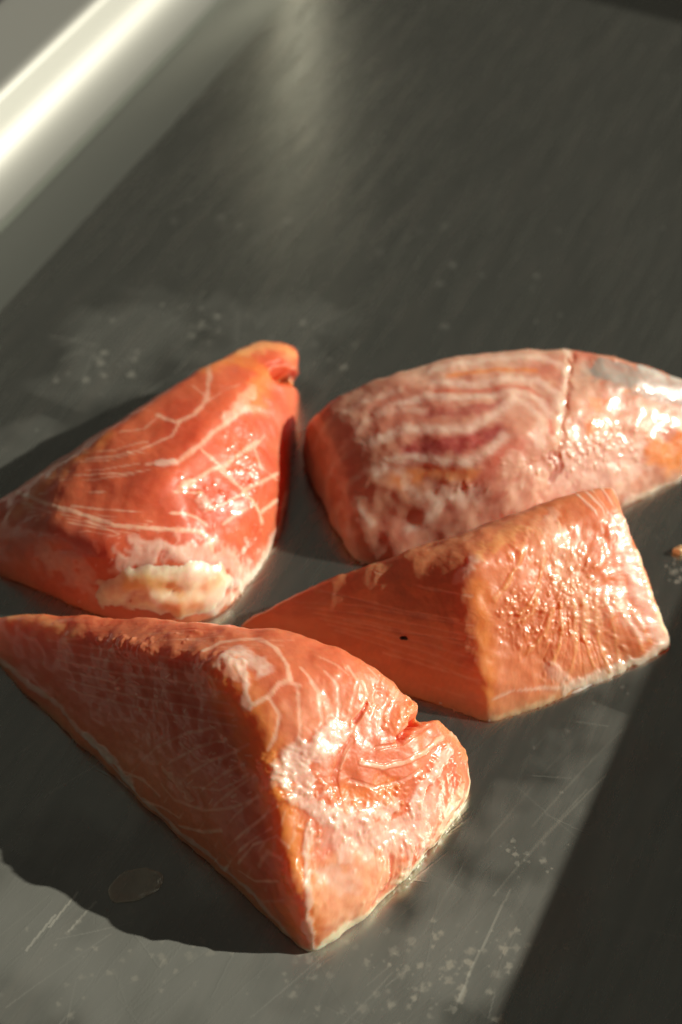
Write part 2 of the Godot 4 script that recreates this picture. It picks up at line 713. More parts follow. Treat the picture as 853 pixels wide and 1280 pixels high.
const SHAPE_1 := [Vector3(-86.6, 8.0, 7.0), Vector3(-81.6, 11.0, 5.0), Vector3(-81.6, 0.0, 3.5), Vector3(-73.2, 16.0, 5.1), Vector3(-73.2, 0.0, 3.6), Vector3(-63.5, 21.0, 2.0), Vector3(-63.5, 0.0, 0.5), Vector3(-56.4, 23.0, -4.9), Vector3(-56.4, 0.0, -6.4), Vector3(-49.1, 24.0, -10.6), Vector3(-49.1, 0.0, -12.1), Vector3(-41.0, 24.0, -17.4), Vector3(-41.0, 0.0, -18.9), Vector3(-33.9, 23.0, -27.6), Vector3(-33.9, 0.0, -29.1), Vector3(-24.9, 18.0, -39.5), Vector3(-24.9, 0.0, -41.0), Vector3(-21.4, 17.0, -43.0), Vector3(-21.4, 0.0, -44.5), Vector3(-11.0, 15.0, -43.3), Vector3(-11.0, 0.0, -44.8), Vector3(-10.7, 9.0, -43.1), Vector3(-11.4, 4.0, -43.8), Vector3(-16.3, 17.0, -30.4), Vector3(-12.1, 12.0, -21.3), Vector3(-12.1, 0.0, -22.8), Vector3(-12.0, 8.0, -13.6), Vector3(-13.6, 3.0, 2.6), Vector3(-13.7, 0.0, 1.3), Vector3(-17.6, 0.0, 14.0), Vector3(-26.5, 0.0, 30.7), Vector3(-36.5, 0.0, 35.2), Vector3(-53.3, 0.0, 33.6), Vector3(-69.3, 0.0, 25.0), Vector3(-86.6, 0.0, 16.5), Vector3(-67.1, 19.0, 21.4), Vector3(-53.8, 18.0, 27.7), Vector3(-35.9, 15.0, 27.6), Vector3(-21.8, 15.0, 13.0), Vector3(-41.5, 26.0, 12.9), Vector3(-26.3, 24.0, -14.9), Vector3(-19.1, 20.0, -24.5)]
const SHAPE_2 := [Vector3(-12.3, 3.1, -20.9), Vector3(3.5, 0.0, 19.0), Vector3(-4.2, 0.0, 1.3), Vector3(-11.8, 10.9, -17.9), Vector3(-11.8, 0.0, -19.4), Vector3(-5.6, 20.3, -18.1), Vector3(-5.6, 0.0, -19.6), Vector3(6.6, 23.4, -23.3), Vector3(6.6, 0.0, -24.8), Vector3(22.3, 25.7, -28.2), Vector3(22.3, 0.0, -29.7), Vector3(38.4, 25.0, -32.7), Vector3(38.4, 0.0, -34.2), Vector3(52.4, 25.0, -34.1), Vector3(52.4, 0.0, -35.6), Vector3(66.5, 22.6, -33.5), Vector3(66.5, 0.0, -35.0), Vector3(78.9, 18.7, -32.6), Vector3(78.9, 0.0, -34.1), Vector3(96.8, 9.4, -33.9), Vector3(96.8, 0.0, -35.4), Vector3(107.8, 0.0, -27.3), Vector3(105.1, 3.1, -27.1), Vector3(70.0, 0.0, -2.6), Vector3(85.2, 0.0, -8.7), Vector3(33.2, 0.0, 17.7), Vector3(10.1, 22.6, -0.3), Vector3(32.6, 25.7, -1.3), Vector3(52.0, 24.2, -6.7), Vector3(64.6, 13.3, -5.2), Vector3(-0.3, 14.0, 7.2), Vector3(40.2, 13.3, 11.5)]
const SHAPE_3 := [Vector3(-5.8, 0.0, 116.7), Vector3(-84.0, 0.0, 40.5), Vector3(-83.6, 5.5, 36.8), Vector3(-38.4, 0.0, 85.1), Vector3(-77.6, 7.8, 37.6), Vector3(-77.6, 0.0, 36.1), Vector3(-57.6, 17.2, 43.9), Vector3(-57.6, 0.0, 42.4), Vector3(-29.8, 28.1, 55.3), Vector3(-29.8, 0.0, 53.8), Vector3(-16.0, 32.0, 59.3), Vector3(-16.0, 0.0, 57.8), Vector3(-4.4, 32.8, 62.7), Vector3(-4.4, 0.0, 61.2), Vector3(3.9, 31.2, 66.2), Vector3(3.9, 0.0, 64.7), Vector3(16.3, 22.6, 72.2), Vector3(16.3, 0.0, 70.7), Vector3(-23.3, 35.9, 72.0), Vector3(-46.9, 22.6, 59.0), Vector3(-12.9, 28.1, 93.8), Vector3(-8.6, 17.2, 110.4), Vector3(28.1, 6.2, 77.8), Vector3(27.6, 0.0, 81.4), Vector3(12.1, 0.0, 101.2), Vector3(12.4, 6.2, 102.6), Vector3(24.2, 8.6, 85.1), Vector3(2.1, 6.2, 111.8), Vector3(15.3, 23.4, 77.7), Vector3(22.3, 15.6, 74.5), Vector3(-4.2, 34.3, 76.4), Vector3(25.4, 7.8, 72.4), Vector3(25.4, 0.0, 70.9)]
const SHAPE_4 := [Vector3(-18.0, 0.0, 32.6), Vector3(-23.4, 0.0, 36.8), Vector3(-21.4, 3.9, 35.6), Vector3(-4.8, 12.5, 32.5), Vector3(-4.8, 0.0, 31.0), Vector3(7.8, 18.7, 31.8), Vector3(7.8, 0.0, 30.3), Vector3(20.2, 23.4, 30.7), Vector3(20.2, 0.0, 29.2), Vector3(29.2, 25.0, 28.1), Vector3(29.2, 0.0, 26.6), Vector3(40.3, 25.0, 22.9), Vector3(40.3, 0.0, 21.4), Vector3(50.0, 24.2, 16.2), Vector3(50.0, 0.0, 14.7), Vector3(63.3, 21.8, 10.9), Vector3(63.3, 0.0, 9.4), Vector3(28.6, 26.5, 38.1), Vector3(31.1, 9.4, 56.9), Vector3(32.8, 0.0, 61.9), Vector3(18.5, 0.0, 55.5), Vector3(68.7, 14.0, 24.4), Vector3(75.6, 0.0, 40.9), Vector3(75.3, 2.3, 40.8), Vector3(52.7, 0.0, 54.2), Vector3(71.4, 7.8, 32.3), Vector3(64.1, 21.1, 18.3)]
const FLAP := [Vector3(-52.8, 7.4, 31.3), Vector3(-47.9, 10.9, 30.9), Vector3(-41.4, 12.0, 30.3), Vector3(-34.2, 10.7, 29.2), Vector3(-28.1, 6.8, 27.5), Vector3(-30.5, 5.3, 30.4), Vector3(-37.2, 5.2, 32.9), Vector3(-44.4, 7.1, 32.5)]
const GREY := [Vector3(64.9, 22.2, -27.3), Vector3(72.2, 19.9, -27.4), Vector3(85.2, 14.1, -29.1), Vector3(97.0, 6.8, -32.1)]
const SPECK := Vector3(13.9, 11.3, 46.8)

# linear base colours of the tissues, some also used to paint light and shade
const SEPTUM := Color(0.80, 0.46, 0.32)
const MEMBRANE := Color(0.76, 0.50, 0.40)
const FAT := Color(0.86, 0.68, 0.48)
const PALE := Color(0.70, 0.42, 0.30)
const PALEST := Color(0.76, 0.54, 0.43)
const SALMONPALE := Color(0.76, 0.39, 0.23)
const ORANGEPALE := Color(0.80, 0.38, 0.15)
const ORANGE := Color(0.76, 0.24, 0.05)
const DEEPORANGE := Color(0.60, 0.15, 0.04)
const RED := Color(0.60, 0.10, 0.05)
const CRIMSON := Color(0.38, 0.05, 0.045)
const BROWN := Color(0.50, 0.20, 0.10)
const DUSK := Color(0.44, 0.12, 0.08)
const SKIN := Color(0.36, 0.31, 0.27)
const SKINPALE := Color(0.66, 0.58, 0.51)
const YELLOW := Color(0.82, 0.46, 0.12)
const STEP := 0.42


func tint(base: Color, deep: Color, lump: float, grain: Vector3) -> void:
	# the flesh's own tone, clouded, with the relief of its fibres
	for i in pos.size():
		var v := pos[i]
		if v.y < 0.1:
			col[i] = base
			continue
		var f := clampf(0.5 + 1.1 * broad.get_noise_3dv(v), 0.0, 1.0)
		var g := v * grain
		col[i] = base.lerp(deep, f) * (1.0 + 0.10 * wob.get_noise_3dv(g * 3.0))
		lift[i] = lump * (0.9 * broad.get_noise_3dv(v * 1.5 + Vector3(50, 0, 0)) + 0.08 * wob.get_noise_3dv(g * 1.1) + 0.03 * fine.get_noise_3dv(g * 1.6))


func base_of(pts: Array) -> Vector3:
	var s := Vector3.ZERO
	for p: Vector3 in pts:
		s += p
	s /= pts.size()
	s.y = 0.0
	return s


func skin(pts: Array, thick: float, spread: float, parent: Node3D, origin: Vector3) -> void:
	# the layer of skin the piece lies on: its cut edge shows as a pale line round the foot
	var flat := PackedVector2Array()
	for p: Vector3 in pts:
		if p.y < 4.0:
			flat.append(Vector2(p.x, p.z))
	flat = Geometry2D.offset_polygon(Geometry2D.convex_hull(flat), spread, Geometry2D.JOIN_ROUND)[0]
	var ring := PackedVector3Array()
	for k in flat.size():
		var a := flat[k]
		var b := flat[(k + 1) % flat.size()]
		var n := maxi(1, int(a.distance_to(b) / 0.5))
		for j in n:
			var q := a.lerp(b, float(j) / n)
			ring.append(Vector3(q.x, 0.0, q.y))
	var prof := [Vector2(0.0, 0.05), Vector2(0.0, 0.5), Vector2(-0.15, 0.85), Vector2(-0.5, 1.0), Vector2(-4.0, 1.0)]
	pos = PackedVector3Array()
	nor = PackedVector3Array()
	tri = PackedInt32Array()
	var c := base_of(pts)
	for r in ring:
		var o := (r - c).normalized()
		var w := 0.5 * wob.get_noise_3dv(r * 0.8)
		for p: Vector2 in prof:
			pos.append(r + o * (p.x + w) + Vector3.UP * (p.y * thick * (1.0 + w)))
			nor.append(o)
	var m := prof.size()
	for i in ring.size():
		var i2 := (i + 1) % ring.size()
		for j in m - 1:
			tri.append_array([i * m + j, i2 * m + j + 1, i2 * m + j, i * m + j, i * m + j + 1, i2 * m + j + 1])
	col.resize(pos.size())
	lift = PackedFloat32Array()
	lift.resize(pos.size())
	for i in pos.size():
		col[i] = MEMBRANE.lerp(SKINPALE, clampf(0.5 + wob.get_noise_3dv(pos[i]), 0.0, 1.0))
	commit("skin", M.skin, parent, origin)


func lump(c: Vector3, r: Vector3, rough: float, n: int) -> ArrayMesh:
	# a small uneven pebble of a shape, resting on y = c.y
	var s := SphereMesh.new()
	s.radial_segments = n
	s.rings = n / 2
	s.radius = 1.0
	s.height = 2.0
	var a := s.get_mesh_arrays()
	var v: PackedVector3Array = a[Mesh.ARRAY_VERTEX]
	for i in v.size():
		var k := 1.0 + rough * wob.get_noise_3dv(v[i] * 4.0 + c)
		v[i] = Vector3(v[i].x * r.x, maxf(v[i].y, -0.6) * r.y + 0.6 * r.y, v[i].z * r.z) * k * MM
	a[Mesh.ARRAY_VERTEX] = v
	a[Mesh.ARRAY_TEX_UV] = null
	a[Mesh.ARRAY_TANGENT] = null
	var m := ArrayMesh.new()
	m.add_surface_from_arrays(Mesh.PRIMITIVE_TRIANGLES, a)
	var st := SurfaceTool.new()
	st.create_from(m, 0)
	st.generate_normals()
	return st.commit()


func salmon() -> void:
	var group := "raw salmon pieces on the tray"
	var o := base_of(SHAPE_1)
	var t := thing("salmon_piece", "bright red orange salmon piece at left with curled tip and cream fat flap", "salmon", o, group)
	body(SHAPE_1, STEP, 36.0, 1.03)
	tint(Color(0.66, 0.155, 0.07), Color(0.58, 0.10, 0.045), 0.65, Vector3(1, 1, 1))
	tissue_and_light_1()
	commit("flesh", M.flesh, t, o)
	tissue_flap()
	overlay("fat_flap", FLAP, 4.7, 1.4, 0.4, M.flesh, t, o)

	o = base_of(SHAPE_2)
	t = thing("salmon_piece", "pale banded salmon piece at back right with grey skin and a crease", "salmon", o, group)
	body(SHAPE_2, STEP, 15.0, 1.055)
	tint(Color(0.64, 0.32, 0.22), Color(0.57, 0.20, 0.13), 1.0, Vector3(0.7, 1, 1))
	tissue_and_light_2()
	commit("flesh", M.flesh, t, o)
	tissue_skin()
	overlay("grey_skin", GREY, 6.5, 0.4, 0.4, M.skin, t, o)
	skin(SHAPE_2, 0.6, -2.2, t, o)

	o = base_of(SHAPE_3)
	t = thing("salmon_piece", "largest salmon piece in front with deep red shaded side and white marbled end", "salmon", o, group)
	body(SHAPE_3, 0.33, 22.0, 1.045)
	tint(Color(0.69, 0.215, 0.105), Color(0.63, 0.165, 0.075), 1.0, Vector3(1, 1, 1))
	tissue_and_light_3()
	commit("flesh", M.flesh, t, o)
	skin(SHAPE_3, 0.7, -0.9, t, o)

	o = base_of(SHAPE_4)
	t = thing("salmon_piece", "plain orange salmon piece with glistening fibrous end beneath the pale banded one", "salmon", o, group)
	body(SHAPE_4, 0.34, 30.0, 1.035)
	tint(Color(0.68, 0.24, 0.115), Color(0.63, 0.19, 0.08), 1.0, Vector3(1.2, 0.6, 1.2))
	tissue_and_light_4()
	commit("flesh", M.flesh, t, o)
	skin(SHAPE_4, 0.8, -0.2, t, o)


func small_things() -> void:
	# a clear flat drop, rimmed by its own surface tension
	var prof := [Vector2(0.0, 0.62), Vector2(0.3, 0.64), Vector2(0.6, 0.72), Vector2(0.8, 0.80), Vector2(0.9, 0.74), Vector2(0.97, 0.5), Vector2(1.0, 0.2), Vector2(0.98, 0.03), Vector2(0.0, 0.03)]
	var st := SurfaceTool.new()
	st.begin(Mesh.PRIMITIVE_TRIANGLES)
	var n := 72
	for p: Vector2 in prof:
		for k in n:
			var a := TAU * k / n
			var r := 1.0 + 0.05 * sin(2.0 * a + 1.0) + 0.04 * sin(3.0 * a) + 0.025 * sin(7.0 * a + 2.0)
			var q := Vector3(cos(a) * 5.6 * r * p.x, p.y * (1.0 + 0.12 * sin(2.0 * a + 0.5)), sin(a) * 3.7 * r * p.x)
			st.add_vertex(q.rotated(Vector3.UP, 0.42) * MM)
	for i in prof.size() - 1:
		for k in n:
			var k2 := (k + 1) % n
			for j: int in [i * n + k, (i + 1) * n + k2, (i + 1) * n + k, i * n + k, i * n + k2, (i + 1) * n + k2]:
				st.add_index(j)
	st.generate_normals()
	var water := StandardMaterial3D.new()
	water.transparency = BaseMaterial3D.TRANSPARENCY_ALPHA
	water.albedo_color = Color(0.88, 0.86, 0.76, 0.24)
	water.roughness = 0.1
	water.metallic_specular = 0.7
	var d := part("liquid_drop", st.commit(), water, self)
	d.position = Vector3(-42.2, 0.05, 101.6) * MM
	d.set_meta("label", "flat clear oval drop of liquid in the shade before the largest salmon piece")
	d.set_meta("category", "drop")
	var crust := StandardMaterial3D.new()
	crust.albedo_color = Color(0.93, 0.82, 0.62)
	crust.roughness = 0.6
	var c := part("crumb", lump(Vector3(3, 0, 0), Vector3(1.7, 1.0, 1.2), 0.5, 24), crust, self)
	c.position = Vector3(81.6, 0.05, 12.8) * MM
	c.set_meta("label", "tiny beige crumb on bare steel at the right edge")
	c.set_meta("category", "crumb")
	var dark := StandardMaterial3D.new()
	dark.albedo_color = Color(0.10, 0.06, 0.04)
	dark.roughness = 0.5
	var k := part("dark_speck", lump(Vector3(7, 0, 0), Vector3(0.75, 0.3, 0.4), 0.9, 16), dark, self)
	k.position = SPECK * MM
	k.rotation = Vector3(1.1, 0.3, 0.5)
	k.set_meta("label", "tiny dark speck stuck to the smooth side of the plain orange salmon")
	k.set_meta("category", "speck")


func tissue_and_light_1() -> void:
	mark([Vector3(-68.0, 10.5, 23.9), Vector3(-59.4, 12.2, 27.4), Vector3(-58.8, 8.4, 28.8), Vector3(-67.7, 12.7, 23.3)], 5, MEMBRANE, 0.45, 0.14, 1.0, 0.90)
	mark([Vector3(-76.0, 10.7, 19.2), Vector3(-67.2, 18.4, 20.8), Vector3(-57.6, 18.4, 25.6)], 5, DUSK, 0.50, 0.00, 0.8, 0.90)  # front-left face darkened in the colour, to stand for its shade
	mark([Vector3(-47.5, 19.1, 25.3), Vector3(-43.0, 18.2, 25.7), Vector3(-38.0, 17.0, 25.7)], 2.2, MEMBRANE, 0.75, 0.21, 0.9, 0.70)
	mark([Vector3(-50.3, 16.1, 28.4), Vector3(-35.9, 15.9, 25.9), Vector3(-25.4, 9.1, 22.7), Vector3(-23.8, 3.6, 24.3), Vector3(-34.4, 5.8, 31.9)], 4, MEMBRANE, 0.80, 0.21, 0.9, 0.70)
	mark([Vector3(-35.0, 21.6, -27.9), Vector3(-25.3, 20.6, -33.3), Vector3(-19.1, 20.1, -27.3), Vector3(-21.2, 20.8, -18.1)], 5, ORANGE, 0.70, 0.00, 0.5, 0.90)
	mark([Vector3(-76.3, 14.3, 12.5), Vector3(-69.0, 18.3, 5.9), Vector3(-56.2, 23.0, -3.1)], 4, ORANGE, 0.50, 0.00, 0.5, 0.90)
	mark([Vector3(-14.8, 15.8, -23.1), Vector3(-12.8, 11.2, -16.5), Vector3(-14.5, 9.8, -4.4)], 5, RED, 0.60, 0.00, 0.4, 0.90)  # painted shadow of the neighbouring piece on this right side
	mark([Vector3(-50.9, 24.1, 12.4), Vector3(-36.3, 23.9, 11.0), Vector3(-29.2, 20.8, 8.1)], 7, RED, 0.40, 0.00, 0.4, 0.90)
	mark([Vector3(-77.1, 13.6, 5.5), Vector3(-69.8, 18.0, 12.5), Vector3(-64.8, 20.3, 16.4), Vector3(-59.2, 21.4, 19.3), Vector3(-55.1, 21.4, 21.0), Vector3(-51.4, 21.1, 22.4), Vector3(-47.6, 20.9, 22.7), Vector3(-42.0, 20.2, 22.6), Vector3(-36.5, 18.8, 21.9), Vector3(-33.0, 17.5, 21.1), Vector3(-30.3, 15.5, 21.5), Vector3(-29.6, 13.4, 23.4)], 0.76, SEPTUM, 1.00, 0.07, 0.4, 0.75)
	mark([Vector3(-38.7, 21.5, 19.0), Vector3(-35.5, 20.4, 18.2), Vector3(-33.0, 19.1, 18.3), Vector3(-30.9, 17.4, 19.1)], 0.57, SEPTUM, 0.98, 0.00, 0.4, 0.75)
	mark([Vector3(-70.8, 17.5, 9.5), Vector3(-55.7, 22.9, 13.8), Vector3(-37.9, 23.6, 14.4), Vector3(-32.1, 21.1, 12.5)], 0.47, SEPTUM, 0.83, 0.00, 0.4, 0.75)
	mark([Vector3(-61.9, 21.2, 16.5), Vector3(-55.9, 22.2, 18.3), Vector3(-47.7, 22.7, 19.5), Vector3(-37.8, 21.2, 18.9)], 0.38, SEPTUM, 0.83, 0.00, 0.4, 0.75)
	mark([Vector3(-69.1, 18.2, 5.3), Vector3(-60.3, 22.0, 7.7), Vector3(-50.2, 24.3, 9.4), Vector3(-44.2, 25.5, 9.4)], 0.38, SEPTUM, 0.83, 0.00, 0.4, 0.75)
	mark([Vector3(-76.9, 14.0, 8.4), Vector3(-67.7, 19.0, 16.5), Vector3(-57.7, 21.0, 21.1), Vector3(-50.3, 20.1, 24.2)], 0.33, SEPTUM, 0.69, 0.00, 0.4, 0.75)
	mark([Vector3(-65.2, 18.1, 22.5), Vector3(-57.6, 20.0, 23.2), Vector3(-50.2, 19.7, 24.8)], 0.33, SEPTUM, 0.57, 0.00, 0.4, 0.75)
	mark([Vector3(-59.9, 22.2, 2.6), Vector3(-53.4, 23.7, 3.5), Vector3(-47.4, 24.8, 2.8), Vector3(-39.8, 25.3, -1.7), Vector3(-38.2, 25.1, -6.1)], 0.47, SEPTUM, 0.83, 0.00, 0.4, 0.75)
	mark([Vector3(-43.8, 24.6, -9.2), Vector3(-39.2, 25.0, -6.1), Vector3(-34.8, 24.9, -8.9), Vector3(-32.4, 24.5, -14.2), Vector3(-32.2, 23.5, -23.7), Vector3(-33.1, 21.4, -29.9)], 0.85, SEPTUM, 0.80, 0.00, 0.4, 0.75)
	mark([Vector3(-44.7, 25.3, 7.3), Vector3(-38.2, 25.7, 7.1), Vector3(-33.5, 24.7, 1.4), Vector3(-30.2, 24.1, -4.1), Vector3(-24.4, 22.2, -12.1), Vector3(-22.6, 21.4, -14.8)], 0.95, SEPTUM, 0.80, 0.00, 0.4, 0.75)
	mark([Vector3(-42.7, 25.6, 7.6), Vector3(-39.0, 25.8, 6.7)], 1.5, MEMBRANE, 0.90, 0.21, 0.5, 0.60)  # painted glint, a pale blot in the colour
	mark([Vector3(-27.1, 23.6, -10.0), Vector3(-23.5, 22.0, -14.7), Vector3(-22.4, 21.9, -19.8)], 2.6, SEPTUM, 0.60, 0.14, 0.8, 0.60)
	mark([Vector3(-37.1, 23.5, 13.4), Vector3(-34.7, 23.0, 11.2), Vector3(-30.6, 22.0, 6.2), Vector3(-27.4, 20.7, 3.8), Vector3(-23.2, 19.3, -2.4), Vector3(-20.0, 17.7, -7.1)], 0.76, SEPTUM, 0.83, 0.00, 0.4, 0.75)
	mark([Vector3(-29.0, 21.4, 4.9), Vector3(-22.9, 16.9, 7.9), Vector3(-18.8, 14.3, 2.8), Vector3(-15.4, 11.0, -2.8)], 0.66, SEPTUM, 0.83, 0.00, 0.4, 0.75)
	mark([Vector3(-40.2, 24.9, -6.8), Vector3(-32.5, 24.1, 2.1), Vector3(-27.3, 20.5, 4.8), Vector3(-22.1, 16.3, 8.2)], 0.57, SEPTUM, 0.83, 0.00, 0.4, 0.75)
	mark([Vector3(-22.8, 16.7, 8.6), Vector3(-27.3, 18.1, 13.3), Vector3(-31.6, 19.1, 16.6)], 0.47, SEPTUM, 0.83, 0.00, 0.4, 0.75)
	mark([Vector3(-35.9, 23.3, 12.4), Vector3(-34.5, 23.0, 10.9)], 1.5, SEPTUM, 0.90, 0.21, 0.5, 0.60)
	mark([Vector3(-31.2, 19.8, 14.7)], 2.8, MEMBRANE, 0.85, 0.42, 0.4, 0.60)
	mark([Vector3(-22.8, 16.7, 8.6), Vector3(-19.6, 11.9, 10.1), Vector3(-18.7, 8.8, 10.9)], 0.95, SEPTUM, 0.98, 0.14, 0.4, 0.75)
	mark([Vector3(-18.7, 10.7, 9.1), Vector3(-15.4, 7.6, 2.8)], 0.95, SEPTUM, 0.98, 0.14, 0.4, 0.75)
	mark([Vector3(-27.2, 16.0, 17.6), Vector3(-23.6, 15.6, 13.6), Vector3(-19.8, 13.2, 9.0)], 0.57, SEPTUM, 0.83, 0.00, 0.4, 0.75)
	mark([Vector3(-18.7, 17.0, -9.6), Vector3(-20.8, 18.0, -4.7), Vector3(-19.4, 15.8, -0.2), Vector3(-15.8, 10.7, -0.9)], 0.47, SEPTUM, 0.69, 0.00, 0.4, 0.75)
	mark([Vector3(-13.8, 5.4, -0.5), Vector3(-14.5, 2.9, 4.6), Vector3(-16.7, 1.0, 11.3), Vector3(-19.7, 0.9, 18.2), Vector3(-23.8, 1.7, 25.7), Vector3(-28.8, 1.8, 31.4)], 2.2, MEMBRANE, 0.85, 0.21, 0.8, 0.60)
	mark([Vector3(-52.4, 23.8, -4.4), Vector3(-46.7, 24.6, -5.0), Vector3(-43.2, 24.6, -8.9)], 0.38, SEPTUM, 0.57, 0.00, 0.4, 0.75)
	mark([Vector3(-36.3, 23.9, -20.6), Vector3(-31.7, 24.5, -14.5), Vector3(-24.7, 22.9, -21.6)], 0.38, SEPTUM, 0.57, 0.00, 0.4, 0.75)
	mark([Vector3(-15.5, 17.7, -30.2), Vector3(-13.8, 14.8, -32.1), Vector3(-12.2, 10.6, -35.2), Vector3(-11.7, 5.3, -39.5), Vector3(-11.7, -0.9, -44.0)], 3, ORANGE, 0.30, -7.70, 0.1, 0.80)
	mark([Vector3(-24.5, 19.7, -36.3), Vector3(-19.6, 17.9, -40.3), Vector3(-12.3, 15.7, -39.9)], 4, ORANGEPALE, 0.80, 0.21, 0.5, 0.90)
	mark([Vector3(-18.3, 19.2, -32.4), Vector3(-15.4, 17.8, -34.8)], 1.2, RED, 0.60, -0.35, 0.5, 0.60)
	mark([Vector3(-75.6, 14.8, 9.8), Vector3(-64.8, 20.3, 16.1), Vector3(-54.1, 21.8, 20.2), Vector3(-43.1, 21.2, 21.3)], 0.38, SEPTUM, 0.57, 0.00, 0.4, 0.75)
	mark([Vector3(-74.3, 15.5, 11.9), Vector3(-63.9, 20.5, 17.6), Vector3(-54.0, 21.5, 21.0), Vector3(-44.0, 20.9, 22.0)], 0.38, SEPTUM, 0.57, 0.00, 0.4, 0.75)
	mark([Vector3(-73.0, 16.2, 13.8), Vector3(-63.1, 20.6, 18.9), Vector3(-54.0, 21.2, 21.7), Vector3(-44.9, 20.6, 22.6)], 0.38, SEPTUM, 0.57, 0.00, 0.4, 0.75)
	mark([Vector3(-71.8, 16.8, 15.7), Vector3(-62.2, 20.5, 20.0), Vector3(-54.0, 20.9, 22.4), Vector3(-45.8, 20.3, 23.3)], 0.38, SEPTUM, 0.57, 0.00, 0.4, 0.75)
	mark([Vector3(-70.6, 17.3, 17.5), Vector3(-61.5, 20.4, 21.1), Vector3(-53.9, 20.5, 23.1), Vector3(-46.7, 20.0, 23.9)], 0.38, SEPTUM, 0.57, 0.00, 0.4, 0.75)
	mark([Vector3(-65.8, 20.0, 7.5), Vector3(-56.8, 22.8, 10.0), Vector3(-47.3, 24.9, 9.9)], 0.38, SEPTUM, 0.57, 0.00, 0.4, 0.75)
	mark([Vector3(-64.2, 20.6, 5.2), Vector3(-55.7, 23.1, 7.3), Vector3(-46.7, 25.0, 6.7)], 0.38, SEPTUM, 0.57, 0.00, 0.4, 0.75)
	mark([Vector3(-62.7, 21.2, 2.8), Vector3(-54.5, 23.5, 4.5), Vector3(-46.0, 25.0, 3.3)], 0.38, SEPTUM, 0.57, 0.00, 0.4, 0.75)
	mark([Vector3(-61.1, 21.6, 0.2), Vector3(-53.4, 23.7, 1.7), Vector3(-45.4, 25.0, -0.2)], 0.38, SEPTUM, 0.57, 0.00, 0.4, 0.75)
	glisten([Vector3(-26.2, 23.1, -10.4), Vector3(-22.0, 17.0, 4.7), Vector3(-18.4, 7.2, 11.3), Vector3(-23.7, 4.4, 23.7)], 5, 0.08)
	glisten([Vector3(-65.9, 11.4, 24.6), Vector3(-50.2, 18.9, 26.0)], 5, 0.04)
	beads([Vector3(-26.2, 23.1, -10.4), Vector3(-22.0, 17.0, 4.7), Vector3(-18.4, 7.2, 11.3), Vector3(-23.7, 4.4, 23.7)], 6, 130, 8)
	beads([Vector3(-48.1, 24.7, 1.6), Vector3(-30.9, 20.3, 12.8)], 6, 40, 9)


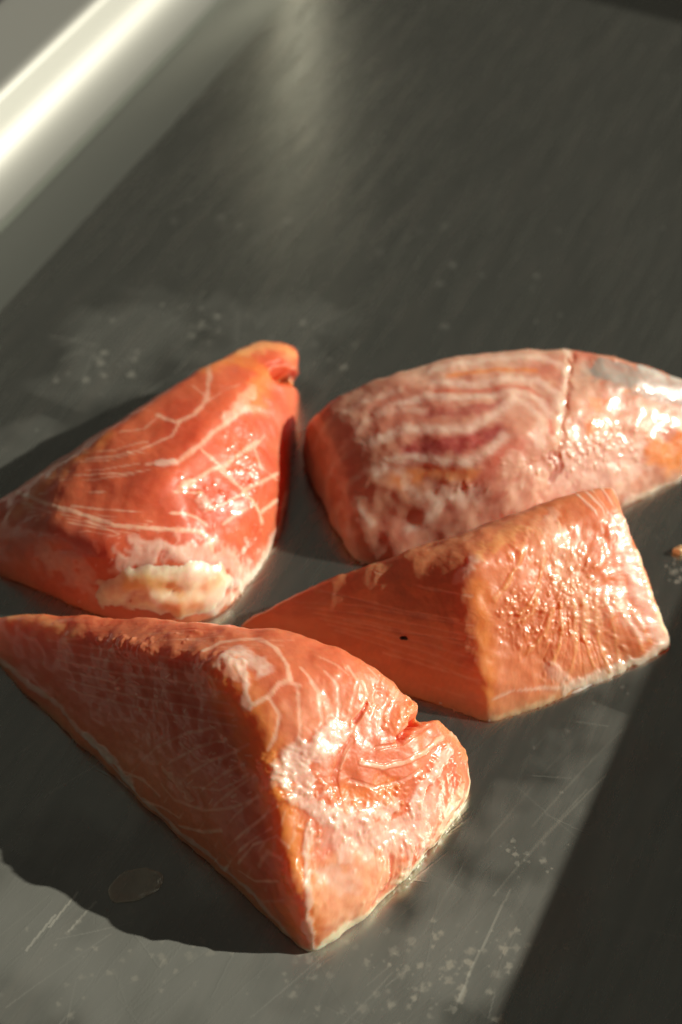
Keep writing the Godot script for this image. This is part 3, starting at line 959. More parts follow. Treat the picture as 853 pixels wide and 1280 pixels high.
func tissue_and_light_2() -> void:
	mark([Vector3(18.2, 25.0, -22.2), Vector3(34.0, 25.5, -26.7), Vector3(52.3, 24.1, -31.6)], 7, PALE, 0.80, 0.00, 0.5, 0.90)
	mark([Vector3(41.6, 25.2, -21.9), Vector3(50.8, 24.1, -14.8), Vector3(50.1, 21.5, -4.0)], 7, PALE, 0.80, 0.00, 0.5, 0.90)
	mark([Vector3(-7.2, 14.2, -13.7), Vector3(-3.2, 11.2, -0.5), Vector3(2.6, 5.8, 12.7)], 10, BROWN, 0.50, 0.00, 0.5, 0.90)  # left face browned in the colour, mostly as painted shade
	mark([Vector3(8.2, 21.3, -1.6), Vector3(10.1, 14.6, 7.6), Vector3(17.6, 16.4, 6.8)], 8, BROWN, 0.45, 0.00, 0.6, 0.90)
	mark([Vector3(57.3, 18.3, -5.5), Vector3(66.9, 11.8, -6.5), Vector3(75.6, 10.4, -11.9), Vector3(67.0, 8.0, -3.4), Vector3(52.2, 15.6, 0.9)], 8, MEMBRANE, 0.85, 0.14, 0.5, 0.70)
	mark([Vector3(59.6, 23.2, -24.1), Vector3(60.6, 20.9, -12.5), Vector3(73.4, 15.1, -15.5)], 9, PALE, 0.80, 0.00, 0.6, 0.90)
	mark([Vector3(16.1, 22.1, 0.5), Vector3(27.6, 23.9, -0.4), Vector3(36.4, 24.8, -3.2)], 3.6, CRIMSON, 0.90, -0.14, 0.5, 0.70)
	mark([Vector3(20.7, 24.8, -9.6), Vector3(27.9, 25.3, -9.0), Vector3(39.0, 25.3, -12.3)], 2.6, CRIMSON, 0.65, -0.07, 0.6, 0.80)
	mark([Vector3(26.0, 25.5, -21.6), Vector3(37.8, 25.4, -24.0), Vector3(47.7, 24.8, -24.6)], 1, ORANGE, 0.70, -0.07, 0.5, 0.60)
	mark([Vector3(22.9, 25.3, -16.4), Vector3(33.5, 25.6, -16.6), Vector3(45.2, 24.9, -18.4), Vector3(49.6, 24.3, -14.6), Vector3(49.8, 22.7, -5.5)], 1, RED, 0.60, -0.07, 0.5, 0.60)
	mark([Vector3(30.8, 16.9, 7.2), Vector3(37.4, 22.0, 1.7), Vector3(42.2, 22.4, -0.5)], 3.5, RED, 0.55, 0.00, 0.5, 0.90)
	mark([Vector3(13.9, 17.6, 5.3), Vector3(21.4, 19.4, 4.4), Vector3(30.8, 19.4, 4.9)], 3.2, ORANGE, 0.70, 0.00, 0.5, 0.90)
	mark([Vector3(21.8, 25.3, -23.8), Vector3(30.1, 25.5, -26.4), Vector3(39.9, 25.2, -28.4), Vector3(49.4, 24.6, -29.1), Vector3(54.0, 24.1, -27.0)], 1.9, PALEST, 0.80, 0.10, 0.3, 0.95)
	mark([Vector3(22.8, 25.3, -19.6), Vector3(32.2, 25.6, -18.5), Vector3(39.3, 25.4, -20.4), Vector3(47.6, 24.7, -21.0), Vector3(52.0, 24.1, -17.6), Vector3(52.6, 23.3, -10.3)], 2, PALEST, 0.80, 0.10, 0.3, 0.95)
	mark([Vector3(5.8, 20.9, -3.0), Vector3(10.5, 22.5, -3.9), Vector3(15.1, 23.7, -5.6), Vector3(19.8, 24.3, -5.2), Vector3(24.9, 24.8, -4.0), Vector3(30.2, 25.1, -4.5), Vector3(36.6, 25.3, -8.3), Vector3(41.2, 25.2, -14.0), Vector3(44.6, 24.8, -12.7), Vector3(47.8, 24.0, -7.9), Vector3(46.9, 21.8, -2.2)], 2.4, PALEST, 0.80, 0.10, 0.3, 0.95)
	mark([Vector3(14.1, 24.1, -13.5), Vector3(20.7, 25.0, -15.3), Vector3(28.1, 25.5, -14.0), Vector3(37.0, 25.4, -14.9), Vector3(41.4, 25.2, -16.5), Vector3(48.3, 24.5, -14.7), Vector3(50.2, 23.8, -9.8)], 2.1, PALEST, 0.80, 0.10, 0.3, 0.95)
	mark([Vector3(8.2, 18.4, 3.4), Vector3(12.7, 20.8, 1.6), Vector3(17.2, 21.6, 1.6), Vector3(23.1, 21.1, 2.9), Vector3(30.0, 21.3, 3.1), Vector3(35.7, 23.4, 0.2), Vector3(38.4, 24.4, -2.6)], 2.2, PALEST, 0.80, 0.10, 0.3, 0.95)
	mark([Vector3(8.4, 22.8, -10.7), Vector3(14.1, 24.0, -11.7), Vector3(19.8, 24.7, -10.2)], 1.9, PALEST, 0.40, 0.10, 0.3, 0.95)
	mark([Vector3(0.7, 18.7, -4.0), Vector3(5.5, 21.9, -8.9), Vector3(12.2, 23.8, -13.8)], 1.8, PALEST, 0.35, 0.10, 0.3, 0.95)
	mark([Vector3(22.0, 14.8, 8.6), Vector3(27.6, 15.4, 8.4), Vector3(32.3, 15.9, 8.1)], 3.8, PALEST, 0.80, 0.08, 0.5, 0.95)
	mark([Vector3(15.6, 8.6, 13.2), Vector3(20.9, 11.5, 11.3), Vector3(23.3, 13.8, 9.5)], 2.4, PALEST, 0.75, 0.10, 0.5, 0.90)
	mark([Vector3(2.9, 12.2, 7.8), Vector3(4.8, 10.8, 9.9), Vector3(7.1, 9.4, 11.7)], 1.5, PALEST, 0.80, 0.17, 0.4, 0.90)  # painted white glint
	mark([Vector3(13.9, 19.0, 4.0), Vector3(15.8, 16.3, 6.7), Vector3(19.5, 14.4, 8.8)], 1.6, PALEST, 0.50, 0.00, 0.8, 0.60)
	mark([Vector3(40.3, 20.4, 2.7), Vector3(45.2, 16.6, 4.4), Vector3(40.4, 14.2, 8.6), Vector3(48.2, 15.6, 3.5)], 4.5, PALE, 0.70, 0.14, 0.8, 0.60)
	mark([Vector3(57.2, 24.4, -34.2), Vector3(57.7, 23.7, -29.8), Vector3(55.7, 23.8, -23.4), Vector3(54.6, 23.5, -14.9), Vector3(52.7, 22.7, -8.2), Vector3(53.0, 20.8, -5.2), Vector3(51.4, 18.9, -1.7)], 1, BROWN, 0.65, -0.49, 1.2, 0.80)
	mark([Vector3(56.2, 23.3, -32.4), Vector3(55.2, 23.9, -24.4), Vector3(53.0, 23.8, -14.6), Vector3(51.6, 22.1, -6.0)], 1.4, PALEST, 0.60, 0.14, 0.6, 0.60)  # painted highlight along the left edge of the crease
	mark([Vector3(50.1, 19.1, -1.1), Vector3(52.2, 16.3, 0.2), Vector3(50.2, 14.9, 2.8)], 1.6, DUSK, 0.70, -0.35, 0.5, 0.60)
	mark([Vector3(62.7, 22.6, -25.3), Vector3(71.9, 19.4, -24.5), Vector3(85.1, 13.3, -26.2)], 6, SKIN, 0.60, 0.00, 0.8, 0.90)
	mark([Vector3(77.3, 9.6, -12.6), Vector3(83.4, 4.9, -12.9), Vector3(84.9, 8.5, -17.7)], 5, ORANGE, 0.90, 0.00, 0.6, 0.70)
	mark([Vector3(60.1, 19.7, -9.7), Vector3(61.8, 19.6, -11.1)], 2, ORANGE, 0.70, 0.00, 0.8, 0.60)
	mark([Vector3(61.9, 21.5, -16.1), Vector3(65.1, 20.7, -18.2)], 2, ORANGE, 0.50, 0.00, 0.8, 0.60)
	mark([Vector3(73.5, 16.5, -18.2), Vector3(84.6, 11.6, -21.7)], 4, PALE, 0.60, 0.00, 0.5, 0.60)
	mark([Vector3(69.9, 2.2, -1.4), Vector3(80.5, 0.2, -7.5), Vector3(85.5, 0.1, -10.6)], 1.5, MEMBRANE, 0.70, 0.14, 0.5, 0.60)
	mark([Vector3(69.6, 19.8, -21.9), Vector3(72.9, 18.9, -24.5)], 1, ORANGE, 0.50, 0.00, 0.5, 0.60)
	mark([Vector3(-9.3, 6.8, -15.2), Vector3(-4.2, 5.4, -0.5), Vector3(2.2, 2.0, 14.5)], 7, PALE, 0.55, 0.00, 0.6, 0.95)
	mark([Vector3(-6.8, 12.0, -10.4), Vector3(-3.2, 18.7, -12.0), Vector3(4.6, 22.4, -15.2), Vector3(14.2, 24.3, -17.9)], 1.6, PALEST, 0.45, 0.10, 0.3, 0.95)
	mark([Vector3(-4.2, 9.6, -2.0), Vector3(-0.3, 16.9, -1.7), Vector3(8.3, 22.1, -4.8)], 1.5, PALEST, 0.40, 0.10, 0.3, 0.95)
	mark([Vector3(-1.2, 7.3, 6.4), Vector3(2.6, 15.8, 3.7), Vector3(10.1, 20.4, 1.4)], 1.6, PALEST, 0.45, 0.10, 0.3, 0.95)
	mark([Vector3(-5.2, 1.1, 1.0), Vector3(-2.8, 13.1, -1.4), Vector3(1.1, 19.6, -5.8)], 1.4, PALEST, 0.30, 0.10, 0.3, 0.95)
	glisten([Vector3(40.3, 17.7, 5.4), Vector3(52.2, 17.0, -0.4), Vector3(64.7, 14.8, -7.7), Vector3(80.0, 8.5, -13.6)], 6, 0.07)
	glisten([Vector3(25.2, 15.3, 8.3), Vector3(32.7, 16.9, 7.2)], 4, 0.04)
	beads([Vector3(40.3, 17.7, 5.4), Vector3(52.2, 17.0, -0.4), Vector3(64.7, 14.8, -7.7), Vector3(80.0, 8.5, -13.6)], 6, 170, 11)
	beads([Vector3(25.2, 15.3, 8.3), Vector3(32.7, 16.9, 7.2)], 4, 30, 12)
	beads([Vector3(52.3, 24.1, -31.6), Vector3(58.0, 23.6, -29.2), Vector3(70.5, 20.7, -30.9)], 3, 40, 13)


func tissue_and_light_3() -> void:
	mark([Vector3(-68.5, 8.8, 51.1), Vector3(-52.4, 15.4, 63.2), Vector3(-37.4, 22.9, 72.4), Vector3(-26.8, 25.5, 81.9), Vector3(-20.1, 21.4, 94.3), Vector3(-13.6, 14.8, 106.6)], 15, RED, 0.80, 0.00, 0.2, 0.90)  # the cut face's deeper red, darkened further as painted shade
	mark([Vector3(-32.0, 26.3, 74.8), Vector3(-25.1, 25.6, 83.9)], 8, RED, 0.60, 0.00, 0.3, 0.90)  # deepens that red and its painted shade
	mark([Vector3(-77.5, 8.4, 37.4), Vector3(-69.0, 12.6, 42.9), Vector3(-58.5, 18.2, 50.4)], 4, ORANGEPALE, 0.70, 0.00, 0.5, 0.90)
	mark([Vector3(-22.6, 34.0, 76.1), Vector3(-18.4, 32.3, 82.6), Vector3(-14.3, 28.8, 91.5), Vector3(-10.7, 23.3, 100.8), Vector3(-8.3, 15.1, 110.2), Vector3(-7.3, 6.7, 114.4)], 8, ORANGE, 0.90, 0.00, 0.4, 0.95)  # painted glow of sunlight coming through the ridge
	mark([Vector3(-1.0, 13.1, 107.4), Vector3(7.0, 11.7, 101.3), Vector3(2.1, 6.2, 110.7)], 11, SALMONPALE, 0.90, 0.00, 0.4, 0.80)
	mark([Vector3(-0.2, 18.5, 99.8), Vector3(7.0, 13.7, 98.8), Vector3(15.2, 9.5, 94.6), Vector3(18.6, 11.5, 88.3)], 6.5, MEMBRANE, 0.75, 0.00, 0.6, 0.80)
	mark([Vector3(-2.6, 15.0, 106.6), Vector3(2.1, 10.2, 107.6)], 3.5, MEMBRANE, 0.60, 0.00, 0.8, 0.80)
	mark([Vector3(-5.8, 31.7, 82.2), Vector3(3.8, 29.6, 77.0), Vector3(12.0, 25.3, 74.0)], 10, SALMONPALE, 0.35, 0.00, 0.4, 0.90)
	mark([Vector3(-3.7, 17.4, 104.5), Vector3(-1.8, 18.3, 101.5)], 3.4, RED, 0.40, -0.21, 0.8, 0.90)
	mark([Vector3(23.1, 12.3, 79.8), Vector3(24.0, 8.3, 83.5)], 3, RED, 0.55, -0.28, 0.5, 0.90)
	mark([Vector3(20.4, 10.1, 87.5), Vector3(21.4, 5.3, 89.4)], 3, RED, 0.40, -0.14, 0.8, 0.90)
	mark([Vector3(-23.2, 34.5, 69.6), Vector3(-21.1, 34.0, 67.1), Vector3(-18.0, 35.0, 70.6), Vector3(-15.5, 35.2, 72.9)], 2.3, MEMBRANE, 0.90, 0.17, 0.8, 0.60)
	mark([Vector3(-20.4, 35.1, 71.0), Vector3(-19.5, 35.3, 73.7), Vector3(-18.8, 34.2, 78.6), Vector3(-18.2, 33.6, 80.3)], 1.5, MEMBRANE, 0.85, 0.14, 0.8, 0.60)
	mark([Vector3(-21.9, 35.1, 72.0), Vector3(-20.2, 35.1, 75.0)], 2, MEMBRANE, 0.60, 0.07, 0.9, 0.60)
	mark([Vector3(-18.2, 33.6, 80.3), Vector3(-14.2, 34.4, 78.3), Vector3(-12.5, 34.9, 75.8), Vector3(-10.8, 34.8, 75.1), Vector3(-8.4, 34.4, 75.8)], 0.72, SEPTUM, 0.94, 0.07, 0.3, 0.65)
	mark([Vector3(-28.1, 32.5, 66.2), Vector3(-24.9, 32.4, 63.8), Vector3(-21.3, 32.8, 63.6), Vector3(-17.0, 33.2, 63.4), Vector3(-13.4, 34.0, 66.3), Vector3(-10.9, 34.7, 71.1), Vector3(-10.2, 34.7, 74.7)], 0.72, SEPTUM, 0.94, 0.07, 0.3, 0.65)
	mark([Vector3(-14.2, 34.3, 78.7), Vector3(-12.1, 33.0, 82.0), Vector3(-13.0, 31.4, 86.3), Vector3(-14.4, 30.4, 88.3)], 0.54, SEPTUM, 0.83, -0.07, 0.3, 0.65)
	mark([Vector3(-8.7, 34.4, 76.2), Vector3(-8.2, 33.1, 80.5), Vector3(-8.1, 31.2, 84.7), Vector3(-8.9, 30.0, 87.5)], 0.54, SEPTUM, 0.83, -0.07, 0.3, 0.65)
	mark([Vector3(-6.8, 34.3, 73.0), Vector3(-4.4, 33.4, 76.5), Vector3(-3.7, 31.5, 81.0), Vector3(-4.0, 30.1, 84.0)], 0.63, SEPTUM, 0.83, -0.07, 0.3, 0.65)
	mark([Vector3(-8.1, 34.4, 71.5), Vector3(-6.8, 34.3, 73.0)], 0.45, SEPTUM, 0.83, -0.07, 0.3, 0.65)
	mark([Vector3(-3.3, 33.5, 71.7), Vector3(-0.6, 32.4, 74.4), Vector3(-0.1, 31.2, 77.9), Vector3(-0.6, 29.4, 82.2)], 0.54, SEPTUM, 0.83, -0.07, 0.3, 0.65)
	mark([Vector3(1.4, 31.9, 69.8), Vector3(3.2, 31.0, 72.5), Vector3(2.3, 30.3, 77.3), Vector3(1.4, 28.7, 81.8)], 0.54, SEPTUM, 0.83, -0.07, 0.3, 0.65)
	mark([Vector3(4.3, 30.4, 72.4), Vector3(5.3, 29.5, 74.6), Vector3(3.8, 29.0, 78.5), Vector3(2.6, 28.2, 81.4)], 0.54, SEPTUM, 0.83, -0.07, 0.3, 0.65)
	mark([Vector3(6.7, 28.7, 74.1), Vector3(7.0, 28.0, 76.4), Vector3(6.0, 27.6, 78.9)], 0.45, SEPTUM, 0.83, -0.07, 0.3, 0.65)
	mark([Vector3(9.3, 28.0, 67.8), Vector3(11.6, 26.1, 68.6), Vector3(10.4, 26.6, 72.6), Vector3(8.5, 26.9, 77.1), Vector3(7.8, 26.0, 80.0)], 0.54, SEPTUM, 0.83, -0.07, 0.3, 0.65)
	mark([Vector3(12.3, 25.0, 69.3), Vector3(10.9, 26.2, 73.7), Vector3(9.7, 25.9, 77.8)], 0.45, SEPTUM, 0.83, -0.07, 0.3, 0.65)
	mark([Vector3(14.2, 23.1, 70.1), Vector3(12.2, 24.7, 76.4), Vector3(11.5, 23.8, 79.8)], 0.45, SEPTUM, 0.83, -0.07, 0.3, 0.65)
	mark([Vector3(-4.3, 33.4, 68.2), Vector3(-1.1, 32.8, 69.8), Vector3(1.5, 31.8, 71.7)], 0.36, SEPTUM, 0.55, -0.07, 0.3, 0.65)
	mark([Vector3(5.5, 29.8, 68.3), Vector3(7.9, 28.4, 70.2), Vector3(6.7, 28.7, 74.1)], 0.36, SEPTUM, 0.66, -0.07, 0.3, 0.65)
	mark([Vector3(15.6, 21.0, 70.7), Vector3(14.0, 23.3, 76.1)], 0.45, SEPTUM, 0.66, -0.07, 0.3, 0.65)
	mark([Vector3(3.0, 28.5, 80.5), Vector3(4.1, 28.8, 78.7), Vector3(5.3, 29.0, 76.4)], 0.6, RED, 0.80, -0.56, 0.4, 0.60)
	mark([Vector3(11.9, 22.8, 80.9), Vector3(14.3, 22.4, 78.0), Vector3(16.6, 21.3, 74.9)], 1.3, RED, 0.80, -2.10, 0.3, 0.80)
	mark([Vector3(14.4, 21.0, 76.3), Vector3(17.3, 17.3, 71.2), Vector3(18.8, 11.6, 66.4)], 3.2, ORANGE, 0.30, -5.60, 0.1, 0.90)
	mark([Vector3(19.8, 17.0, 72.0), Vector3(22.5, 13.7, 72.6), Vector3(26.2, 6.6, 74.6)], 4, ORANGEPALE, 0.35, 0.84, 0.4, 0.90)
	mark([Vector3(11.1, 24.6, 78.5), Vector3(13.7, 23.8, 75.0), Vector3(15.8, 21.7, 72.2)], 3, ORANGE, 0.30, 0.63, 0.4, 0.90)
	mark([Vector3(-10.6, 28.0, 92.6), Vector3(-8.6, 28.8, 89.7), Vector3(-4.7, 29.2, 86.2), Vector3(-0.7, 28.7, 83.7)], 3.2, MEMBRANE, 0.95, 0.21, 0.8, 0.50)
	mark([Vector3(-8.1, 28.0, 91.0), Vector3(-7.1, 25.8, 94.2), Vector3(-6.2, 23.7, 96.9), Vector3(-4.6, 22.2, 98.2)], 3.4, MEMBRANE, 0.90, 0.21, 0.8, 0.50)
	mark([Vector3(-5.0, 28.1, 88.3), Vector3(-3.4, 29.1, 85.2)], 4, MEMBRANE, 0.80, 0.14, 0.8, 0.60)
	mark([Vector3(-4.2, 22.3, 97.5), Vector3(1.3, 19.8, 96.2), Vector3(6.5, 17.3, 94.7), Vector3(10.6, 15.3, 93.0)], 3, MEMBRANE, 0.85, 0.17, 0.9, 0.60)
	mark([Vector3(0.6, 19.0, 98.3), Vector3(7.0, 14.7, 97.6), Vector3(11.9, 12.8, 94.7)], 4, MEMBRANE, 0.60, 0.14, 0.9, 0.70)
	mark([Vector3(14.7, 13.4, 90.8), Vector3(16.9, 14.7, 86.7), Vector3(19.7, 15.1, 82.1), Vector3(21.9, 14.4, 78.6)], 1.9, MEMBRANE, 0.90, 0.24, 0.6, 0.50)
	mark([Vector3(16.4, 11.4, 91.3), Vector3(17.0, 5.8, 95.1), Vector3(16.6, 0.9, 96.4)], 2.2, MEMBRANE, 0.85, 0.17, 0.7, 0.60)
	mark([Vector3(0.4, 22.2, 93.6), Vector3(5.4, 19.4, 93.0), Vector3(9.4, 18.7, 89.9)], 3.6, ORANGE, 0.60, -0.35, 0.6, 0.80)
	mark([Vector3(-0.2, 21.6, 95.1), Vector3(-1.3, 24.4, 91.5), Vector3(-0.2, 26.4, 87.2), Vector3(2.2, 27.1, 83.9)], 1, RED, 0.30, -0.24, 0.5, 0.60)
	mark([Vector3(-0.2, 25.2, 89.3), Vector3(0.9, 26.4, 86.3), Vector3(2.8, 27.4, 82.8)], 0.72, SEPTUM, 0.55, 0.14, 0.3, 0.65)
	mark([Vector3(3.9, 24.1, 87.3), Vector3(8.5, 21.5, 86.8), Vector3(12.7, 19.9, 84.6), Vector3(17.0, 18.4, 81.2), Vector3(19.8, 17.3, 77.4), Vector3(22.9, 11.5, 73.0), Vector3(26.2, 8.8, 73.9)], 0.81, SEPTUM, 0.83, 0.24, 0.3, 0.65)
	mark([Vector3(2.1, 23.0, 90.7), Vector3(7.0, 19.9, 90.6), Vector3(11.9, 18.0, 88.1), Vector3(16.1, 17.0, 84.5)], 0.54, SEPTUM, 0.55, -0.21, 0.3, 0.65)
	mark([Vector3(7.0, 24.3, 84.0), Vector3(11.9, 22.3, 81.8), Vector3(16.2, 20.8, 77.9), Vector3(18.8, 18.8, 74.6)], 0.54, SEPTUM, 0.44, -0.28, 0.3, 0.65)
	mark([Vector3(0.9, 15.1, 103.2), Vector3(2.1, 15.6, 101.3)], 2.8, MEMBRANE, 0.70, 0.14, 0.9, 0.60)
	mark([Vector3(6.5, 13.6, 99.5), Vector3(8.9, 13.3, 97.3), Vector3(12.7, 10.7, 96.2), Vector3(13.7, 7.6, 98.0), Vector3(12.8, 2.5, 100.8)], 1.1, MEMBRANE, 0.88, 0.21, 0.3, 0.65)
	mark([Vector3(7.0, 12.7, 100.1), Vector3(7.4, 9.6, 103.0)], 0.72, SEPTUM, 0.66, 0.14, 0.3, 0.65)
	mark([Vector3(10.2, 9.6, 100.1), Vector3(9.5, 4.2, 104.4), Vector3(6.2, 4.0, 107.8)], 0.9, RED, 0.55, -0.21, 0.3, 0.65)
	mark([Vector3(-6.2, 22.0, 99.8), Vector3(-7.1, 20.0, 103.7), Vector3(-7.1, 17.4, 107.3), Vector3(-6.6, 13.9, 110.8), Vector3(-6.7, 9.1, 113.7), Vector3(-5.5, 1.8, 116.1)], 1.2, MEMBRANE, 0.85, 0.28, 0.9, 0.60)
	mark([Vector3(-5.2, 0.4, 116.4), Vector3(-0.7, 2.4, 113.8), Vector3(3.9, 2.5, 110.0), Vector3(8.0, 1.0, 105.9), Vector3(11.7, 0.8, 102.9), Vector3(14.9, 1.4, 98.2), Vector3(18.2, 0.7, 95.9), Vector3(22.1, 0.9, 88.9), Vector3(26.8, 1.0, 82.2), Vector3(28.3, 3.5, 77.3)], 2, FAT, 0.90, 0.24, 0.6, 0.50)
	mark([Vector3(12.0, 2.6, 101.7), Vector3(17.2, 0.9, 95.3), Vector3(20.8, 5.1, 90.2), Vector3(25.0, 5.3, 83.7)], 2.8, FAT, 0.60, 0.14, 0.9, 0.70)
	mark([Vector3(-20.3, 9.9, 101.8), Vector3(-17.0, 17.0, 101.6), Vector3(-12.4, 21.6, 102.4), Vector3(-10.2, 20.7, 104.4)], 0.5, SEPTUM, 0.80, 0.04, 0.4, 0.90)
	mark([Vector3(-16.2, 13.4, 104.5), Vector3(-13.9, 18.4, 104.0), Vector3(-11.6, 18.8, 105.8)], 0.8, SEPTUM, 0.50, 0.04, 0.4, 0.90)
	mark([Vector3(-20.4, 7.7, 102.3), Vector3(-17.2, 8.5, 105.3), Vector3(-12.5, 13.9, 108.1)], 0.5, SEPTUM, 0.80, 0.04, 0.4, 0.90)
	mark([Vector3(-26.2, 2.7, 97.8), Vector3(-20.1, 15.8, 99.1), Vector3(-15.5, 22.2, 98.7), Vector3(-12.4, 25.1, 97.9)], 0.5, SEPTUM, 0.80, 0.04, 0.4, 0.90)
	mark([Vector3(-23.8, 3.5, 100.0), Vector3(-19.3, 14.4, 100.8), Vector3(-13.8, 21.8, 100.9)], 0.5, SEPTUM, 0.80, 0.04, 0.4, 0.90)
	mark([Vector3(-37.3, 10.6, 84.0), Vector3(-34.0, 10.6, 87.4), Vector3(-28.2, 13.5, 92.0), Vector3(-21.6, 19.1, 94.7), Vector3(-15.4, 25.2, 95.5)], 0.6, SEPTUM, 0.50, 0.04, 0.4, 0.90)
	mark([Vector3(-33.5, 4.7, 90.2), Vector3(-28.4, 8.4, 94.2), Vector3(-24.1, 13.3, 96.4)], 0.7, SEPTUM, 0.60, 0.14, 0.4, 0.90)
	mark([Vector3(-32.9, 20.6, 80.2), Vector3(-28.0, 21.2, 85.2), Vector3(-23.2, 25.0, 86.7), Vector3(-18.4, 29.8, 86.6)], 0.5, SEPTUM, 0.35, 0.04, 0.4, 0.90)
	mark([Vector3(-41.8, 2.0, 82.7), Vector3(-37.0, 5.3, 86.5), Vector3(-33.3, 7.2, 89.6)], 0.5, SEPTUM, 0.50, 0.14, 0.4, 0.90)
	mark([Vector3(-46.2, 4.8, 77.5), Vector3(-41.4, 7.7, 81.2), Vector3(-37.8, 7.5, 85.0)], 0.6, SEPTUM, 0.55, 0.14, 0.4, 0.90)
	mark([Vector3(-30.4, 15.6, 88.0), Vector3(-24.3, 19.8, 91.1), Vector3(-18.4, 25.8, 91.5)], 0.4, SEPTUM, 0.35, 0.04, 0.4, 0.90)
	mark([Vector3(-18.9, 3.4, 104.9), Vector3(-15.5, 4.8, 107.9), Vector3(-11.3, 10.7, 110.4)], 0.4, SEPTUM, 0.35, 0.04, 0.4, 0.90)
	mark([Vector3(-77.3, 2.1, 46.5), Vector3(-61.0, 5.5, 61.9), Vector3(-53.5, 4.0, 70.4), Vector3(-46.2, 2.7, 78.1), Vector3(-35.4, 2.7, 88.8), Vector3(-25.1, 3.6, 98.7), Vector3(-17.2, 3.7, 106.4), Vector3(-6.6, 0.4, 115.9)], 1, SKINPALE, 0.45, 0.10, 0.7, 0.60)
	mark([Vector3(-54.7, 5.1, 68.6), Vector3(-47.2, 4.4, 76.6), Vector3(-43.5, 3.4, 80.6)], 1.6, SKINPALE, 0.70, 0.28, 0.8, 0.60)
	mark([Vector3(-36.6, 14.1, 82.3), Vector3(-30.4, 13.5, 89.5)], 1.2, SEPTUM, 0.40, 0.14, 0.9, 0.60)
	mark([Vector3(-44.2, 6.8, 78.7), Vector3(-38.4, 16.0, 78.7), Vector3(-31.5, 22.7, 79.5), Vector3(-25.1, 27.8, 81.3)], 0.5, SEPTUM, 0.40, 0.03, 0.4, 0.90)
	mark([Vector3(-40.4, 7.0, 82.5), Vector3(-34.8, 16.4, 82.2), Vector3(-28.6, 22.9, 82.8), Vector3(-23.0, 27.6, 84.0)], 0.5, SEPTUM, 0.40, 0.03, 0.4, 0.90)
	mark([Vector3(-36.7, 7.2, 86.2), Vector3(-31.3, 16.9, 85.8), Vector3(-25.7, 23.1, 86.0), Vector3(-20.9, 27.3, 86.7)], 0.5, SEPTUM, 0.40, 0.03, 0.4, 0.90)
	mark([Vector3(-33.0, 7.3, 89.9), Vector3(-27.9, 17.3, 89.2), Vector3(-22.8, 23.3, 89.1), Vector3(-18.9, 27.1, 89.4)], 0.5, SEPTUM, 0.40, 0.03, 0.4, 0.90)
	mark([Vector3(-29.4, 7.5, 93.5), Vector3(-24.6, 17.8, 92.6), Vector3(-20.0, 23.5, 92.2), Vector3(-16.8, 26.9, 91.9)], 0.5, SEPTUM, 0.40, 0.03, 0.4, 0.90)
	mark([Vector3(-25.8, 7.6, 97.0), Vector3(-21.2, 18.2, 96.0), Vector3(-17.2, 23.6, 95.3), Vector3(-14.8, 26.5, 94.4)], 0.5, SEPTUM, 0.40, 0.03, 0.4, 0.90)
	mark([Vector3(-22.3, 7.7, 100.5), Vector3(-18.0, 18.6, 99.3), Vector3(-14.4, 23.7, 98.2), Vector3(-12.8, 25.8, 96.7)], 0.5, SEPTUM, 0.40, 0.03, 0.4, 0.90)
	mark([Vector3(-18.8, 7.8, 103.9), Vector3(-14.8, 19.0, 102.5), Vector3(-11.7, 23.2, 100.8), Vector3(-10.9, 24.6, 98.7)], 0.5, SEPTUM, 0.40, 0.03, 0.4, 0.90)
	mark([Vector3(-15.4, 7.9, 107.2), Vector3(-11.6, 19.1, 105.6), Vector3(-9.1, 21.6, 102.8), Vector3(-9.0, 23.0, 100.4)], 0.5, SEPTUM, 0.40, 0.03, 0.4, 0.90)
	mark([Vector3(-64.3, 14.5, 49.8), Vector3(-50.5, 21.7, 57.7), Vector3(-35.7, 29.4, 65.4), Vector3(-24.4, 34.5, 72.2)], 0.45, SEPTUM, 0.30, 0.03, 0.4, 0.90)
	mark([Vector3(-63.1, 14.0, 52.1), Vector3(-49.3, 21.2, 60.2), Vector3(-34.7, 29.1, 68.1), Vector3(-23.6, 34.1, 74.7)], 0.45, SEPTUM, 0.30, 0.03, 0.4, 0.90)
	mark([Vector3(-61.9, 13.3, 54.3), Vector3(-48.1, 20.4, 62.6), Vector3(-33.8, 28.2, 70.4), Vector3(-22.9, 33.3, 76.8)], 0.45, SEPTUM, 0.30, 0.03, 0.4, 0.90)
	mark([Vector3(-60.7, 12.6, 56.4), Vector3(-47.0, 19.6, 64.9), Vector3(-32.9, 27.2, 72.7), Vector3(-22.2, 32.4, 78.9)], 0.45, SEPTUM, 0.30, 0.03, 0.4, 0.90)
	mark([Vector3(-59.5, 11.8, 58.5), Vector3(-45.9, 18.7, 67.1), Vector3(-32.0, 26.2, 74.9), Vector3(-21.6, 31.5, 80.9)], 0.45, SEPTUM, 0.30, 0.03, 0.4, 0.90)
	mark([Vector3(-58.3, 11.0, 60.6), Vector3(-44.8, 17.8, 69.4), Vector3(-31.2, 25.2, 77.1), Vector3(-20.9, 30.5, 82.9)], 0.45, SEPTUM, 0.30, 0.03, 0.4, 0.90)
	mark([Vector3(-24.5, 34.4, 70.6), Vector3(-23.1, 34.8, 71.2)], 5, RED, 0.00, 0.98, 0.5, 0.95)
	mark([Vector3(-13.9, 28.8, 91.5), Vector3(-12.6, 26.6, 95.6)], 3.5, RED, 0.00, 0.91, 0.5, 0.95)
	mark([Vector3(-9.4, 18.6, 106.9), Vector3(-8.6, 15.1, 110.2)], 2.6, RED, 0.00, 0.84, 0.5, 0.95)
	mark([Vector3(-46.7, 23.9, 59.3), Vector3(-41.2, 26.8, 62.2)], 4, RED, 0.00, 0.84, 0.5, 0.95)
